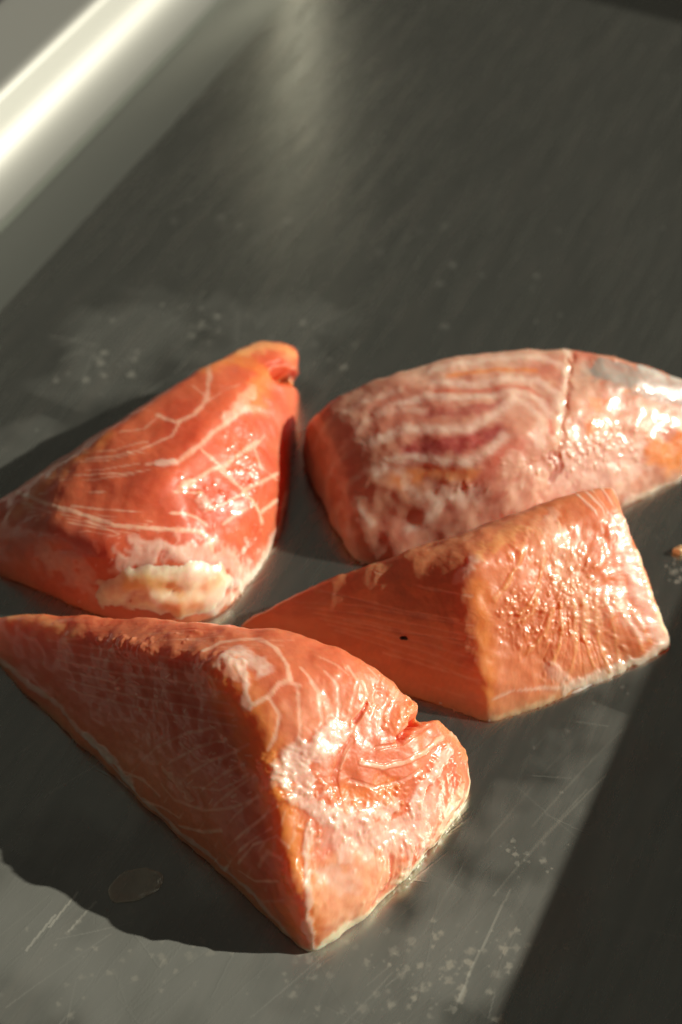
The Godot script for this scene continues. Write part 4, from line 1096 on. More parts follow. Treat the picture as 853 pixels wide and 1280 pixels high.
	mark([Vector3(-33.6, 30.5, 66.5), Vector3(-30.4, 32.0, 68.0)], 3, RED, 0.00, -0.70, 0.5, 0.95)
	mark([Vector3(-45.3, 20.8, 65.5), Vector3(-44.8, 21.3, 65.6)], 0.22, SEPTUM, 0.39, 0.08, 0.6, 0.70)
	mark([Vector3(-21.1, 23.4, 90.9), Vector3(-20.5, 23.7, 91.2)], 0.33, SEPTUM, 0.35, 0.08, 0.6, 0.70)
	mark([Vector3(-47.7, 19.2, 64.5), Vector3(-46.6, 20.6, 64.2)], 0.41, SEPTUM, 0.53, 0.08, 0.6, 0.70)
	mark([Vector3(-25.1, 31.9, 76.4), Vector3(-24.2, 32.7, 76.2)], 0.38, SEPTUM, 0.55, 0.08, 0.6, 0.70)
	mark([Vector3(-22.5, 34.7, 74.7), Vector3(-21.4, 35.0, 74.8)], 0.33, SEPTUM, 0.31, 0.08, 0.6, 0.70)
	mark([Vector3(-36.6, 26.6, 69.1), Vector3(-35.3, 27.0, 70.1)], 0.34, SEPTUM, 0.36, 0.08, 0.6, 0.70)
	mark([Vector3(-21.4, 27.4, 86.0), Vector3(-20.2, 27.9, 86.9)], 0.33, SEPTUM, 0.39, 0.08, 0.6, 0.70)
	mark([Vector3(-32.1, 23.1, 78.5), Vector3(-31.6, 23.7, 78.3)], 0.4, SEPTUM, 0.27, 0.08, 0.6, 0.70)
	mark([Vector3(-43.7, 12.9, 75.4), Vector3(-42.9, 13.7, 75.6)], 0.45, SEPTUM, 0.32, 0.08, 0.6, 0.70)
	mark([Vector3(-38.8, 23.1, 70.6), Vector3(-38.0, 23.5, 70.9)], 0.29, SEPTUM, 0.51, 0.08, 0.6, 0.70)
	mark([Vector3(-42.2, 13.5, 76.6), Vector3(-41.8, 13.6, 76.9)], 0.22, SEPTUM, 0.33, 0.08, 0.6, 0.70)
	mark([Vector3(-26.3, 23.4, 84.9), Vector3(-25.8, 24.1, 84.7)], 0.24, SEPTUM, 0.41, 0.08, 0.6, 0.70)
	mark([Vector3(-21.9, 19.9, 93.7), Vector3(-20.4, 20.8, 94.5)], 0.2, SEPTUM, 0.35, 0.08, 0.6, 0.70)
	mark([Vector3(-19.5, 25.0, 91.1), Vector3(-18.2, 26.2, 91.1)], 0.36, SEPTUM, 0.54, 0.08, 0.6, 0.70)
	mark([Vector3(-43.1, 20.4, 68.4), Vector3(-42.6, 20.9, 68.5)], 0.3, SEPTUM, 0.59, 0.08, 0.6, 0.70)
	mark([Vector3(-41.7, 24.8, 65.0), Vector3(-41.5, 25.2, 64.7)], 0.4, SEPTUM, 0.38, 0.08, 0.6, 0.70)
	mark([Vector3(-43.3, 22.2, 66.3), Vector3(-42.5, 22.4, 67.0)], 0.25, SEPTUM, 0.27, 0.08, 0.6, 0.70)
	mark([Vector3(-52.2, 14.9, 63.8), Vector3(-51.6, 15.3, 64.1)], 0.21, SEPTUM, 0.42, 0.08, 0.6, 0.70)
	mark([Vector3(-26.0, 27.4, 80.6), Vector3(-25.2, 27.6, 81.3)], 0.26, SEPTUM, 0.39, 0.08, 0.6, 0.70)
	mark([Vector3(-24.1, 27.1, 83.4), Vector3(-23.8, 27.6, 83.1)], 0.26, SEPTUM, 0.32, 0.08, 0.6, 0.70)
	mark([Vector3(-48.8, 19.5, 62.8), Vector3(-47.8, 19.9, 63.6)], 0.45, SEPTUM, 0.39, 0.08, 0.6, 0.70)
	mark([Vector3(-21.7, 25.8, 87.6), Vector3(-20.5, 26.4, 88.3)], 0.32, SEPTUM, 0.28, 0.08, 0.6, 0.70)
	mark([Vector3(-21.7, 20.6, 93.2), Vector3(-20.8, 21.6, 93.2)], 0.4, SEPTUM, 0.47, 0.08, 0.6, 0.70)
	mark([Vector3(-24.6, 26.2, 83.8), Vector3(-23.4, 26.9, 84.2)], 0.27, SEPTUM, 0.57, 0.08, 0.6, 0.70)
	mark([Vector3(-20.0, 35.2, 74.6), Vector3(-18.8, 35.1, 75.5)], 0.37, SEPTUM, 0.27, 0.08, 0.6, 0.70)
	mark([Vector3(-21.8, 34.4, 75.9), Vector3(-20.9, 34.5, 76.6)], 0.22, SEPTUM, 0.31, 0.08, 0.6, 0.70)
	mark([Vector3(-30.8, 21.3, 82.0), Vector3(-29.3, 22.1, 82.7)], 0.25, SEPTUM, 0.25, 0.08, 0.6, 0.70)
	mark([Vector3(-21.2, 35.2, 72.5), Vector3(-20.8, 35.2, 72.8)], 0.4, SEPTUM, 0.52, 0.08, 0.6, 0.70)
	mark([Vector3(-22.5, 27.1, 85.1), Vector3(-21.9, 27.4, 85.5)], 0.37, SEPTUM, 0.37, 0.08, 0.6, 0.70)
	mark([Vector3(-22.0, 23.3, 90.0), Vector3(-21.1, 24.1, 90.1)], 0.21, SEPTUM, 0.26, 0.08, 0.6, 0.70)
	mark([Vector3(-32.2, 21.8, 79.6), Vector3(-31.2, 22.3, 80.4)], 0.23, SEPTUM, 0.38, 0.08, 0.6, 0.70)
	mark([Vector3(-26.2, 25.2, 83.0), Vector3(-25.7, 26.3, 82.3)], 0.41, SEPTUM, 0.28, 0.08, 0.6, 0.70)
	mark([Vector3(-34.1, 22.7, 76.6), Vector3(-33.3, 23.1, 77.0)], 0.26, SEPTUM, 0.42, 0.08, 0.6, 0.70)
	mark([Vector3(-19.7, 35.1, 75.3), Vector3(-19.2, 35.3, 74.4)], 0.42, SEPTUM, 0.43, 0.08, 0.6, 0.70)
	mark([Vector3(-25.9, 33.4, 73.1), Vector3(-25.4, 33.6, 73.5)], 0.28, SEPTUM, 0.54, 0.08, 0.6, 0.70)
	mark([Vector3(-47.5, 18.4, 65.5), Vector3(-46.7, 19.1, 65.7)], 0.34, SEPTUM, 0.57, 0.08, 0.6, 0.70)
	mark([Vector3(-28.3, 32.8, 70.6), Vector3(-27.5, 33.3, 70.3)], 0.32, SEPTUM, 0.50, 0.08, 0.6, 0.70)
	mark([Vector3(-36.2, 27.1, 69.0), Vector3(-35.1, 28.2, 68.7)], 0.29, SEPTUM, 0.52, 0.08, 0.6, 0.70)
	mark([Vector3(-18.9, 28.1, 88.2), Vector3(-17.8, 28.7, 88.6)], 0.28, SEPTUM, 0.57, 0.08, 0.6, 0.70)
	mark([Vector3(-25.6, 23.9, 85.1), Vector3(-25.1, 24.4, 85.2)], 0.39, SEPTUM, 0.38, 0.08, 0.6, 0.70)
	mark([Vector3(-29.9, 30.0, 73.0), Vector3(-29.6, 30.4, 72.8)], 0.4, SEPTUM, 0.31, 0.08, 0.6, 0.70)
	mark([Vector3(-21.7, 30.8, 81.7), Vector3(-20.9, 31.3, 81.8)], 0.36, SEPTUM, 0.28, 0.08, 0.6, 0.70)
	mark([Vector3(-41.9, 19.1, 71.4), Vector3(-41.8, 19.4, 71.2)], 0.44, SEPTUM, 0.54, 0.08, 0.6, 0.70)
	mark([Vector3(-25.1, 20.5, 89.4), Vector3(-24.6, 20.7, 89.8)], 0.35, SEPTUM, 0.42, 0.08, 0.6, 0.70)
	mark([Vector3(-26.5, 16.0, 91.9), Vector3(-25.9, 17.2, 91.6)], 0.37, SEPTUM, 0.51, 0.08, 0.6, 0.70)
	mark([Vector3(-31.5, 15.3, 87.0), Vector3(-30.3, 16.9, 87.0)], 0.3, SEPTUM, 0.46, 0.08, 0.6, 0.70)
	mark([Vector3(-21.8, 24.8, 88.6), Vector3(-21.3, 25.3, 88.6)], 0.28, SEPTUM, 0.47, 0.08, 0.6, 0.70)
	mark([Vector3(-18.5, 23.3, 94.0), Vector3(-17.8, 24.1, 94.1)], 0.4, SEPTUM, 0.35, 0.08, 0.6, 0.70)
	mark([Vector3(-38.8, 26.5, 66.4), Vector3(-38.1, 27.3, 66.1)], 0.37, SEPTUM, 0.47, 0.08, 0.6, 0.70)
	mark([Vector3(-31.2, 28.7, 72.9), Vector3(-30.5, 30.0, 72.3)], 0.45, SEPTUM, 0.57, 0.08, 0.6, 0.70)
	mark([Vector3(-31.9, 25.4, 76.0), Vector3(-31.6, 26.0, 75.8)], 0.26, SEPTUM, 0.57, 0.08, 0.6, 0.70)
	mark([Vector3(-22.0, 23.3, 90.1), Vector3(-21.6, 23.8, 89.9)], 0.27, SEPTUM, 0.58, 0.08, 0.6, 0.70)
	mark([Vector3(-32.5, 29.6, 60.7), Vector3(-24.3, 31.8, 62.0)], 0.3, SEPTUM, 0.39, -0.02, 0.6, 0.80)
	mark([Vector3(-18.7, 30.8, 57.9), Vector3(-14.6, 32.1, 59.1)], 0.33, SEPTUM, 0.38, 0.02, 0.6, 0.80)
	mark([Vector3(-18.2, 33.7, 65.3), Vector3(-11.6, 33.7, 65.3)], 0.34, SEPTUM, 0.33, -0.02, 0.6, 0.80)
	mark([Vector3(-23.9, 31.6, 61.4), Vector3(-21.1, 32.0, 61.2)], 0.37, RED, 0.33, 0.01, 0.6, 0.80)
	mark([Vector3(-53.9, 20.5, 52.5), Vector3(-50.1, 22.1, 53.1)], 0.4, RED, 0.42, -0.03, 0.6, 0.80)
	mark([Vector3(-18.2, 30.8, 58.3), Vector3(-14.7, 31.6, 59.2)], 0.36, SEPTUM, 0.26, -0.03, 0.6, 0.80)
	mark([Vector3(-20.5, 32.4, 62.2), Vector3(-12.9, 33.0, 62.4)], 0.35, RED, 0.28, -0.02, 0.6, 0.80)
	mark([Vector3(-41.2, 25.2, 54.6), Vector3(-35.5, 27.3, 56.5)], 0.27, RED, 0.35, -0.03, 0.6, 0.80)
	mark([Vector3(-35.5, 27.4, 56.9), Vector3(-27.6, 29.9, 58.8)], 0.26, RED, 0.36, -0.01, 0.6, 0.80)
	mark([Vector3(-24.2, 33.0, 65.3), Vector3(-16.6, 34.1, 66.4)], 0.33, SEPTUM, 0.35, 0.01, 0.6, 0.80)
	mark([Vector3(-16.6, 32.2, 60.7), Vector3(-13.6, 32.3, 60.9)], 0.3, SEPTUM, 0.21, 0.02, 0.6, 0.80)
	mark([Vector3(-51.8, 21.6, 54.9), Vector3(-48.1, 23.4, 55.9)], 0.3, SEPTUM, 0.22, -0.02, 0.6, 0.80)
	mark([Vector3(-55.3, 19.0, 55.3), Vector3(-46.5, 24.0, 59.4)], 0.2, SEPTUM, 0.25, -0.01, 0.6, 0.80)
	mark([Vector3(-29.6, 29.6, 59.1), Vector3(-21.2, 31.9, 61.0)], 0.33, RED, 0.21, -0.00, 0.6, 0.80)
	mark([Vector3(-17.1, 33.4, 64.2), Vector3(-9.7, 33.2, 63.8)], 0.34, SEPTUM, 0.38, 0.00, 0.6, 0.80)
	mark([Vector3(-62.0, 16.1, 46.3), Vector3(-53.1, 20.1, 49.7)], 0.26, RED, 0.44, 0.04, 0.6, 0.80)
	mark([Vector3(-47.4, 23.8, 57.8), Vector3(-43.3, 25.8, 58.9)], 0.22, RED, 0.27, -0.01, 0.6, 0.80)
	mark([Vector3(-20.6, 29.8, 57.5), Vector3(-13.5, 32.7, 59.2)], 0.4, SEPTUM, 0.36, 0.02, 0.6, 0.80)
	mark([Vector3(-19.4, 31.4, 59.5), Vector3(-15.7, 31.5, 59.6)], 0.35, RED, 0.20, 0.01, 0.6, 0.80)
	mark([Vector3(-60.2, 17.1, 47.6), Vector3(-53.9, 19.6, 49.0)], 0.36, RED, 0.27, 0.01, 0.6, 0.80)
	mark([Vector3(-33.3, 30.4, 64.2), Vector3(-30.2, 31.7, 65.4)], 0.24, SEPTUM, 0.39, 0.03, 0.6, 0.80)
	mark([Vector3(-33.0, 28.2, 57.5), Vector3(-26.9, 30.1, 58.9)], 0.35, RED, 0.45, -0.02, 0.6, 0.80)
	mark([Vector3(-29.1, 28.0, 55.6), Vector3(-26.2, 28.3, 55.4)], 0.39, SEPTUM, 0.37, -0.01, 0.6, 0.80)
	mark([Vector3(-19.9, 33.0, 63.5), Vector3(-14.5, 33.5, 64.1)], 0.36, RED, 0.32, 0.01, 0.6, 0.80)
	mark([Vector3(-40.4, 26.2, 56.8), Vector3(-33.1, 28.8, 59.0)], 0.35, SEPTUM, 0.25, -0.00, 0.6, 0.80)
	mark([Vector3(-54.3, 20.3, 52.0), Vector3(-45.8, 24.1, 55.2)], 0.34, RED, 0.29, 0.02, 0.6, 0.80)
	mark([Vector3(-19.0, 30.8, 58.6), Vector3(-14.4, 31.4, 59.5)], 0.24, SEPTUM, 0.23, -0.01, 0.6, 0.80)
	mark([Vector3(-32.3, 28.7, 58.3), Vector3(-26.4, 30.7, 60.1)], 0.39, RED, 0.24, 0.05, 0.6, 0.80)
	mark([Vector3(-36.2, 27.6, 57.8), Vector3(-33.5, 28.6, 58.6)], 0.29, RED, 0.25, -0.01, 0.6, 0.80)
	mark([Vector3(-37.6, 25.7, 54.0), Vector3(-34.6, 26.2, 53.8)], 0.34, SEPTUM, 0.25, 0.02, 0.6, 0.80)
	mark([Vector3(-36.8, 28.3, 60.4), Vector3(-29.9, 30.4, 61.4)], 0.29, SEPTUM, 0.36, -0.02, 0.6, 0.80)
	mark([Vector3(-37.0, 26.9, 56.3), Vector3(-29.8, 29.1, 57.9)], 0.27, RED, 0.43, 0.04, 0.6, 0.80)
	mark([Vector3(-33.7, 29.3, 60.8), Vector3(-29.0, 30.8, 61.9)], 0.39, SEPTUM, 0.34, -0.00, 0.6, 0.80)
	mark([Vector3(-23.2, 30.4, 58.4), Vector3(-17.9, 30.8, 58.2)], 0.38, SEPTUM, 0.45, -0.02, 0.6, 0.80)
	mark([Vector3(-30.9, 30.3, 61.5), Vector3(-28.0, 31.3, 62.5)], 0.37, SEPTUM, 0.38, -0.03, 0.6, 0.80)
	mark([Vector3(-24.6, 29.8, 57.7), Vector3(-21.0, 30.4, 58.1)], 0.26, RED, 0.25, 0.00, 0.6, 0.80)
	mark([Vector3(-54.9, 19.9, 54.1), Vector3(-45.7, 24.6, 57.9)], 0.26, RED, 0.21, -0.01, 0.6, 0.80)
	mark([Vector3(-36.3, 29.2, 63.6), Vector3(-31.6, 31.0, 64.6)], 0.34, RED, 0.40, -0.03, 0.6, 0.80)
	mark([Vector3(-60.0, 17.1, 51.7), Vector3(-55.8, 19.6, 53.1)], 0.34, SEPTUM, 0.45, -0.03, 0.6, 0.80)
	mark([Vector3(-72.5, 10.6, 43.9), Vector3(-65.7, 14.5, 46.6)], 0.22, RED, 0.37, 0.02, 0.6, 0.80)
	glisten([Vector3(-4.2, 26.7, 90.2), Vector3(-4.2, 21.9, 98.2), Vector3(3.7, 18.3, 96.1), Vector3(15.2, 13.8, 89.7), Vector3(20.4, 14.2, 82.3)], 5, 0.04)
	glisten([Vector3(-5.7, 20.9, 101.1), Vector3(-4.2, 12.5, 110.5)], 3.5, 0.06)
	glisten([Vector3(2.1, 15.4, 101.6), Vector3(11.9, 9.6, 98.3), Vector3(12.0, 2.6, 101.7)], 5, 0.06)
	glisten([Vector3(22.3, 14.3, 76.6), Vector3(24.0, 8.9, 82.9)], 4, 0.11)
	glisten([Vector3(-20.4, 35.1, 71.0), Vector3(-4.3, 33.7, 74.0), Vector3(12.0, 25.3, 74.0)], 6, 0.04)
	beads([Vector3(-8.9, 28.2, 91.1), Vector3(-4.2, 21.9, 98.2), Vector3(3.7, 18.3, 96.1), Vector3(15.2, 13.8, 89.7), Vector3(20.4, 15.0, 80.9)], 5.5, 220, 3)
	beads([Vector3(-5.7, 21.7, 99.8), Vector3(-4.9, 10.2, 112.8)], 3, 90, 4)
	beads([Vector3(2.1, 15.4, 101.6), Vector3(15.3, 6.8, 96.7), Vector3(7.0, 6.9, 105.8)], 6, 170, 5)
	beads([Vector3(22.3, 14.3, 76.6), Vector3(24.9, 7.7, 82.2)], 4, 90, 6)
	beads([Vector3(-20.4, 35.1, 71.0), Vector3(-4.3, 33.7, 74.0), Vector3(12.0, 25.3, 74.0)], 6, 60, 7)
	beads([Vector3(-72.8, 10.6, 43.6), Vector3(-46.9, 24.1, 57.5), Vector3(-27.6, 31.0, 61.6)], 3, 40, 15)


func tissue_and_light_4() -> void:
	mark([Vector3(-12.1, 7.6, 36.8), Vector3(4.2, 12.0, 41.3), Vector3(20.0, 12.8, 48.5)], 10, SALMONPALE, 0.30, 0.00, 0.4, 0.95)
	mark([Vector3(30.4, 23.4, 41.3), Vector3(31.3, 15.3, 50.4), Vector3(32.3, 5.8, 58.7)], 4, ORANGE, 0.70, 0.00, 0.4, 0.95)
	mark([Vector3(-4.8, 12.2, 34.2), Vector3(2.8, 14.2, 38.0), Vector3(14.5, 15.6, 42.9), Vector3(25.9, 17.6, 46.7)], 0.45, SEPTUM, 0.55, -0.06, 0.6, 0.80)
	mark([Vector3(0.6, 10.3, 41.1), Vector3(13.1, 12.0, 45.8), Vector3(26.9, 14.8, 50.0)], 0.45, SEPTUM, 0.55, -0.06, 0.6, 0.80)
	mark([Vector3(9.6, 7.4, 47.9), Vector3(20.1, 7.9, 52.6), Vector3(30.4, 8.9, 56.6)], 0.45, SEPTUM, 0.55, -0.06, 0.6, 0.80)
	mark([Vector3(7.8, 18.2, 33.7), Vector3(18.3, 20.3, 39.9), Vector3(28.6, 21.9, 43.4)], 0.45, SEPTUM, 0.55, -0.06, 0.6, 0.80)
	mark([Vector3(18.4, 3.9, 54.1), Vector3(25.4, 4.2, 57.1), Vector3(31.5, 4.1, 59.6)], 0.4, SEPTUM, 0.25, -0.06, 0.6, 0.80)
	mark([Vector3(26.0, 24.3, 39.7), Vector3(27.6, 25.4, 38.8), Vector3(28.7, 26.0, 36.6)], 2.2, MEMBRANE, 0.70, 0.21, 0.9, 0.60)
	mark([Vector3(30.6, 26.0, 34.3), Vector3(34.3, 25.8, 31.8), Vector3(40.0, 25.3, 26.7)], 2.4, ORANGEPALE, 0.60, 0.14, 0.9, 0.60)
	mark([Vector3(56.7, 13.4, 37.9), Vector3(57.8, 8.0, 44.3), Vector3(60.6, 1.7, 49.1)], 0.9, ORANGEPALE, 0.35, 0.21, 0.6, 0.90)
	mark([Vector3(53.9, 14.3, 38.6), Vector3(54.4, 9.0, 45.1), Vector3(56.7, 3.8, 49.2)], 0.9, ORANGEPALE, 0.35, 0.21, 0.6, 0.90)
	mark([Vector3(59.0, 12.7, 37.3), Vector3(61.8, 7.5, 42.6), Vector3(63.0, 2.6, 47.1)], 0.9, ORANGEPALE, 0.35, 0.21, 0.6, 0.90)
	mark([Vector3(51.8, 14.4, 40.0), Vector3(52.3, 7.8, 47.5), Vector3(51.2, 4.7, 51.2)], 0.9, ORANGEPALE, 0.35, 0.21, 0.6, 0.90)
	mark([Vector3(61.3, 11.7, 37.2), Vector3(65.9, 6.9, 40.8), Vector3(68.2, 2.9, 44.0)], 0.9, ORANGEPALE, 0.35, 0.21, 0.6, 0.90)
	mark([Vector3(66.0, 9.0, 37.9), Vector3(70.4, 3.4, 42.3)], 0.9, ORANGEPALE, 0.35, 0.21, 0.6, 0.90)
	mark([Vector3(46.7, 15.2, 42.0), Vector3(45.0, 12.4, 46.3), Vector3(41.1, 10.7, 50.3)], 0.9, ORANGEPALE, 0.35, 0.21, 0.6, 0.90)
	mark([Vector3(43.3, 17.5, 41.1), Vector3(42.2, 15.9, 43.8), Vector3(37.6, 15.8, 46.4)], 0.9, ORANGEPALE, 0.35, 0.21, 0.6, 0.90)
	mark([Vector3(40.9, 25.1, 29.6), Vector3(36.9, 22.0, 39.2), Vector3(33.6, 20.4, 43.3)], 0.9, ORANGEPALE, 0.35, 0.21, 0.6, 0.90)
	mark([Vector3(48.7, 15.4, 40.5), Vector3(48.7, 10.3, 46.7), Vector3(46.9, 7.2, 51.0)], 0.9, ORANGEPALE, 0.35, 0.21, 0.6, 0.90)
	mark([Vector3(45.2, 22.0, 33.2), Vector3(43.5, 18.5, 39.6), Vector3(39.4, 16.4, 44.7)], 0.9, ORANGEPALE, 0.35, 0.21, 0.6, 0.90)
	mark([Vector3(41.8, 25.1, 26.6), Vector3(39.6, 23.7, 34.7), Vector3(35.8, 21.4, 40.7)], 0.9, ORANGEPALE, 0.35, 0.21, 0.6, 0.90)
	mark([Vector3(55.4, 13.4, 39.0), Vector3(56.3, 8.1, 45.1), Vector3(58.6, 2.5, 49.4)], 0.45, DEEPORANGE, 0.40, -0.10, 0.5, 0.80)
	mark([Vector3(52.9, 13.6, 40.3), Vector3(53.4, 8.9, 45.7), Vector3(54.1, 3.7, 50.7)], 0.45, DEEPORANGE, 0.40, -0.10, 0.5, 0.80)
	mark([Vector3(57.9, 12.9, 37.9), Vector3(59.7, 7.6, 43.6), Vector3(61.7, 2.3, 48.0)], 0.45, DEEPORANGE, 0.40, -0.10, 0.5, 0.80)
	mark([Vector3(50.2, 14.4, 40.9), Vector3(50.6, 9.7, 46.3), Vector3(49.1, 5.4, 51.5)], 0.45, DEEPORANGE, 0.40, -0.10, 0.5, 0.80)
	mark([Vector3(60.2, 12.2, 37.3), Vector3(63.9, 6.9, 42.0), Vector3(65.9, 2.6, 45.5)], 0.45, DEEPORANGE, 0.40, -0.10, 0.5, 0.80)
	mark([Vector3(45.5, 14.7, 43.3), Vector3(43.5, 12.4, 47.2), Vector3(39.8, 9.9, 51.9)], 0.45, DEEPORANGE, 0.40, -0.10, 0.5, 0.80)
	mark([Vector3(38.7, 24.8, 33.3), Vector3(35.4, 21.5, 40.8)], 0.45, DEEPORANGE, 0.40, -0.10, 0.5, 0.80)
	mark([Vector3(47.8, 15.1, 41.5), Vector3(46.8, 10.8, 47.1), Vector3(44.6, 7.8, 51.5)], 0.45, DEEPORANGE, 0.40, -0.10, 0.5, 0.80)
	mark([Vector3(47.2, 23.8, 27.8), Vector3(50.7, 18.3, 34.9), Vector3(54.4, 13.1, 39.9)], 9, SALMONPALE, 0.75, 0.14, 0.6, 0.90)  # broad pale sheen, painted into the colour
	mark([Vector3(47.5, 24.4, 23.6), Vector3(48.0, 22.0, 30.9)], 3, MEMBRANE, 0.35, 0.07, 0.9, 0.60)
	mark([Vector3(59.2, 21.1, 23.1), Vector3(60.5, 17.9, 27.6), Vector3(61.3, 13.9, 33.7)], 2, DEEPORANGE, 0.50, -0.28, 0.5, 0.90)
	mark([Vector3(63.2, 20.5, 20.2), Vector3(65.2, 16.3, 26.2), Vector3(67.3, 11.9, 32.1), Vector3(69.6, 8.6, 35.5), Vector3(71.8, 5.2, 38.9), Vector3(74.6, 1.2, 40.5)], 3.4, MEMBRANE, 0.90, 0.21, 0.5, 0.50)
	mark([Vector3(60.2, 13.3, 35.5), Vector3(64.0, 9.6, 38.4), Vector3(67.8, 5.8, 41.1)], 3, MEMBRANE, 0.50, 0.14, 0.9, 0.60)
	mark([Vector3(57.5, 23.0, 13.4), Vector3(61.0, 21.8, 19.0), Vector3(63.7, 19.5, 21.8)], 0.55, MEMBRANE, 0.85, 0.17, 0.4, 0.60)
	mark([Vector3(59.9, 22.5, 12.2), Vector3(62.1, 21.8, 16.5), Vector3(64.9, 19.3, 19.2)], 0.55, MEMBRANE, 0.85, 0.17, 0.4, 0.60)
	mark([Vector3(62.3, 22.3, 11.3), Vector3(64.0, 20.7, 13.1), Vector3(65.3, 19.8, 15.7)], 0.55, MEMBRANE, 0.85, 0.17, 0.4, 0.60)
	mark([Vector3(56.3, 23.4, 14.5), Vector3(59.5, 22.4, 18.5), Vector3(61.4, 19.2, 24.6)], 0.55, MEMBRANE, 0.85, 0.17, 0.4, 0.60)
	mark([Vector3(54.1, 23.7, 15.7), Vector3(57.5, 22.7, 19.7), Vector3(59.5, 20.5, 23.9)], 0.55, MEMBRANE, 0.85, 0.17, 0.4, 0.60)
	mark([Vector3(50.7, 2.0, 53.7), Vector3(55.1, 1.5, 52.0), Vector3(60.2, 0.8, 49.8), Vector3(66.0, 1.6, 46.3), Vector3(68.4, 0.8, 45.5), Vector3(71.8, 1.7, 43.0)], 1.9, MEMBRANE, 0.80, 0.28, 0.9, 0.60)
	mark([Vector3(33.7, 5.0, 59.0), Vector3(37.7, 5.4, 57.1), Vector3(45.1, 3.7, 55.0), Vector3(50.7, 2.0, 53.7)], 0.5, MEMBRANE, 0.60, 0.07, 0.5, 0.60)
	mark([Vector3(33.5, 1.1, 61.4), Vector3(39.7, 0.7, 59.4), Vector3(47.0, 1.1, 56.1)], 1.1, SALMONPALE, 0.70, 0.07, 0.8, 0.60)
	mark([Vector3(67.6, 14.7, 24.9), Vector3(70.5, 9.1, 33.4), Vector3(74.0, 3.0, 39.1)], 1.2, FAT, 0.70, 0.21, 0.7, 0.60)
	mark([Vector3(46.9, 6.5, 51.6), Vector3(48.8, 4.6, 52.5)], 2, MEMBRANE, 0.50, 0.14, 0.9, 0.60)
	mark([Vector3(-10.3, 9.3, 35.2), Vector3(4.2, 13.5, 39.7), Vector3(18.3, 15.8, 44.6), Vector3(29.0, 17.5, 48.1)], 0.4, SEPTUM, 0.40, -0.06, 0.6, 0.80)
	mark([Vector3(-8.4, 9.4, 36.9), Vector3(5.3, 12.5, 41.3), Vector3(19.0, 14.5, 46.3), Vector3(29.2, 15.8, 50.0)], 0.4, SEPTUM, 0.40, -0.06, 0.6, 0.80)
	mark([Vector3(-6.6, 9.2, 38.4), Vector3(6.4, 11.6, 42.8), Vector3(19.7, 13.2, 48.0), Vector3(29.5, 14.1, 51.8)], 0.4, SEPTUM, 0.40, -0.06, 0.6, 0.80)
	mark([Vector3(-4.8, 8.8, 39.7), Vector3(7.4, 10.6, 44.3), Vector3(20.4, 11.8, 49.6), Vector3(29.8, 12.3, 53.6)], 0.4, SEPTUM, 0.40, -0.06, 0.6, 0.80)
	mark([Vector3(-3.0, 8.4, 41.0), Vector3(8.5, 9.6, 45.7), Vector3(21.1, 10.4, 51.2), Vector3(30.1, 10.4, 55.4)], 0.4, SEPTUM, 0.40, -0.06, 0.6, 0.80)
	mark([Vector3(-1.2, 8.0, 42.3), Vector3(9.6, 8.5, 47.1), Vector3(21.8, 8.9, 52.7), Vector3(30.5, 8.3, 57.0)], 0.4, SEPTUM, 0.40, -0.06, 0.6, 0.80)
	glisten([Vector3(41.5, 24.6, 30.9), Vector3(48.9, 20.7, 32.3), Vector3(52.5, 13.7, 40.4), Vector3(46.8, 10.8, 47.1), Vector3(60.1, 8.1, 42.9)], 10, 0.07)
	glisten([Vector3(37.8, 25.0, 33.5), Vector3(37.6, 14.7, 47.8)], 7, 0.04)
	beads([Vector3(37.9, 25.4, 31.5), Vector3(49.0, 21.6, 30.7), Vector3(52.5, 13.7, 40.4), Vector3(46.8, 10.8, 47.1), Vector3(62.0, 7.5, 42.4)], 9, 300, 1)
	beads([Vector3(37.7, 24.3, 35.1), Vector3(37.6, 14.7, 47.8), Vector3(46.9, 5.9, 52.3)], 6, 120, 2)


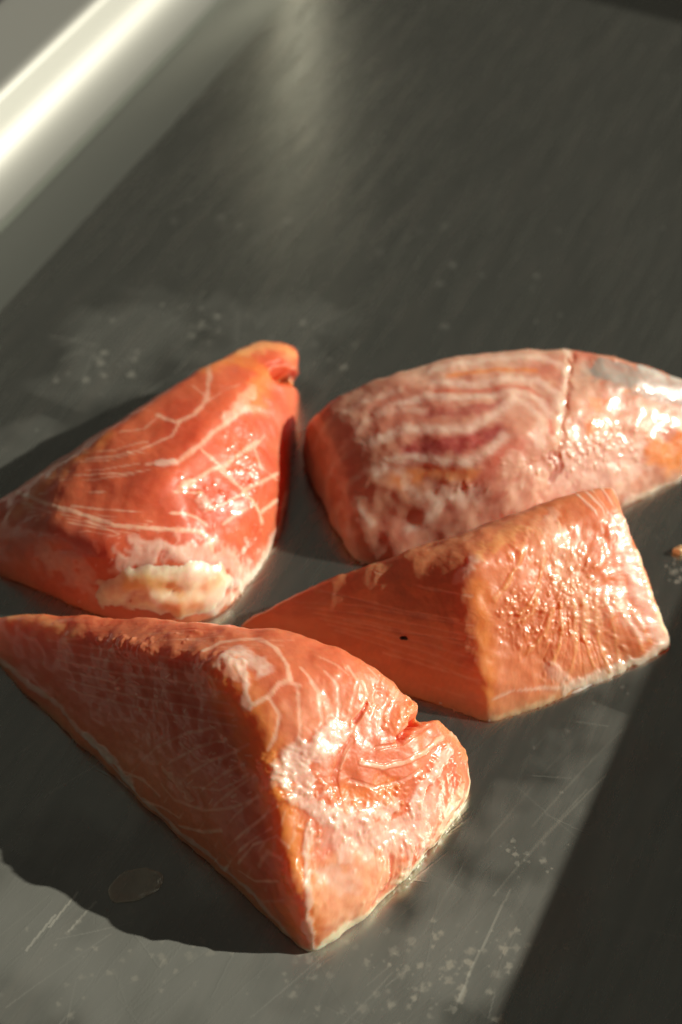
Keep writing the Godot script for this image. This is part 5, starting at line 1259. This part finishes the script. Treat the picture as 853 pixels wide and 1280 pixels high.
func tissue_flap() -> void:
	mark([Vector3(-53.8, 6.7, 31.3), Vector3(-47.8, 12.1, 30.4), Vector3(-41.3, 13.7, 29.3), Vector3(-34.2, 12.3, 28.2), Vector3(-27.2, 7.1, 26.4), Vector3(-29.1, 4.6, 29.8), Vector3(-36.3, 4.0, 33.3), Vector3(-45.4, 5.5, 33.1)], 6, FAT, 0.95, 0.00, 0.3, 0.70)
	mark([Vector3(-41.5, 9.6, 31.4), Vector3(-34.3, 8.5, 30.5)], 6, FAT, 0.95, 0.00, 0.3, 0.70)
	mark([Vector3(-48.8, 10.5, 31.0), Vector3(-44.1, 11.7, 30.5), Vector3(-40.6, 10.4, 30.9)], 3, YELLOW, 0.75, -0.14, 0.5, 0.95)
	mark([Vector3(-38.8, 10.3, 30.8), Vector3(-37.1, 7.8, 31.6)], 2.2, YELLOW, 0.50, 0.00, 0.7, 0.70)
	mark([Vector3(-45.7, 7.9, 32.2), Vector3(-42.4, 6.7, 32.7), Vector3(-40.0, 3.2, 34.1)], 1.5, MEMBRANE, 0.80, -0.56, 0.4, 0.95)
	mark([Vector3(-46.7, 8.4, 31.9), Vector3(-43.4, 8.9, 31.8), Vector3(-40.8, 6.7, 32.6), Vector3(-39.5, 3.1, 34.1)], 0.9, FAT, 0.90, 0.24, 0.3, 0.95)
	mark([Vector3(-40.2, 5.9, 32.9), Vector3(-37.2, 4.7, 33.2), Vector3(-33.6, 4.8, 32.1)], 2.8, ORANGE, 0.70, -0.28, 0.5, 0.95)
	mark([Vector3(-39.1, 3.3, 34.0), Vector3(-34.5, 3.2, 33.2)], 1.5, ORANGEPALE, 0.70, 0.00, 0.7, 0.70)
	mark([Vector3(-35.1, 12.0, 28.9), Vector3(-32.5, 10.0, 28.7), Vector3(-29.3, 9.9, 26.2)], 2, MEMBRANE, 0.80, 0.21, 0.7, 0.70)
	mark([Vector3(-32.5, 7.9, 30.0), Vector3(-29.0, 7.7, 27.6), Vector3(-26.3, 8.0, 24.7)], 2.2, ORANGE, 0.40, -0.28, 0.7, 0.70)
	mark([Vector3(-28.1, 8.7, 26.0), Vector3(-26.4, 5.6, 26.6), Vector3(-25.5, 3.8, 26.8)], 0.8, FAT, 0.90, 0.21, 0.3, 0.95)
	mark([Vector3(-30.5, 4.8, 30.7), Vector3(-27.3, 4.7, 28.2), Vector3(-24.6, 5.0, 24.7)], 2.2, MEMBRANE, 0.80, 0.21, 0.7, 0.70)


func tissue_skin() -> void:
	mark([Vector3(61.9, 22.9, -27.2), Vector3(72.1, 19.8, -27.0), Vector3(87.4, 12.9, -28.9)], 7, SKIN, 0.90, 0.00, 0.7, 0.70)
	mark([Vector3(74.9, 19.0, -32.6), Vector3(83.4, 15.8, -32.8), Vector3(94.7, 9.1, -32.7)], 3.5, SKINPALE, 0.90, 0.00, 0.6, 0.80)
	mark([Vector3(66.2, 22.0, -29.5), Vector3(70.2, 20.8, -28.8)], 1.5, DUSK, 0.35, 0.00, 0.7, 0.70)
	mark([Vector3(70.6, 19.3, -21.8), Vector3(74.0, 18.4, -24.4)], 1, ORANGE, 0.40, 0.00, 0.7, 0.70)
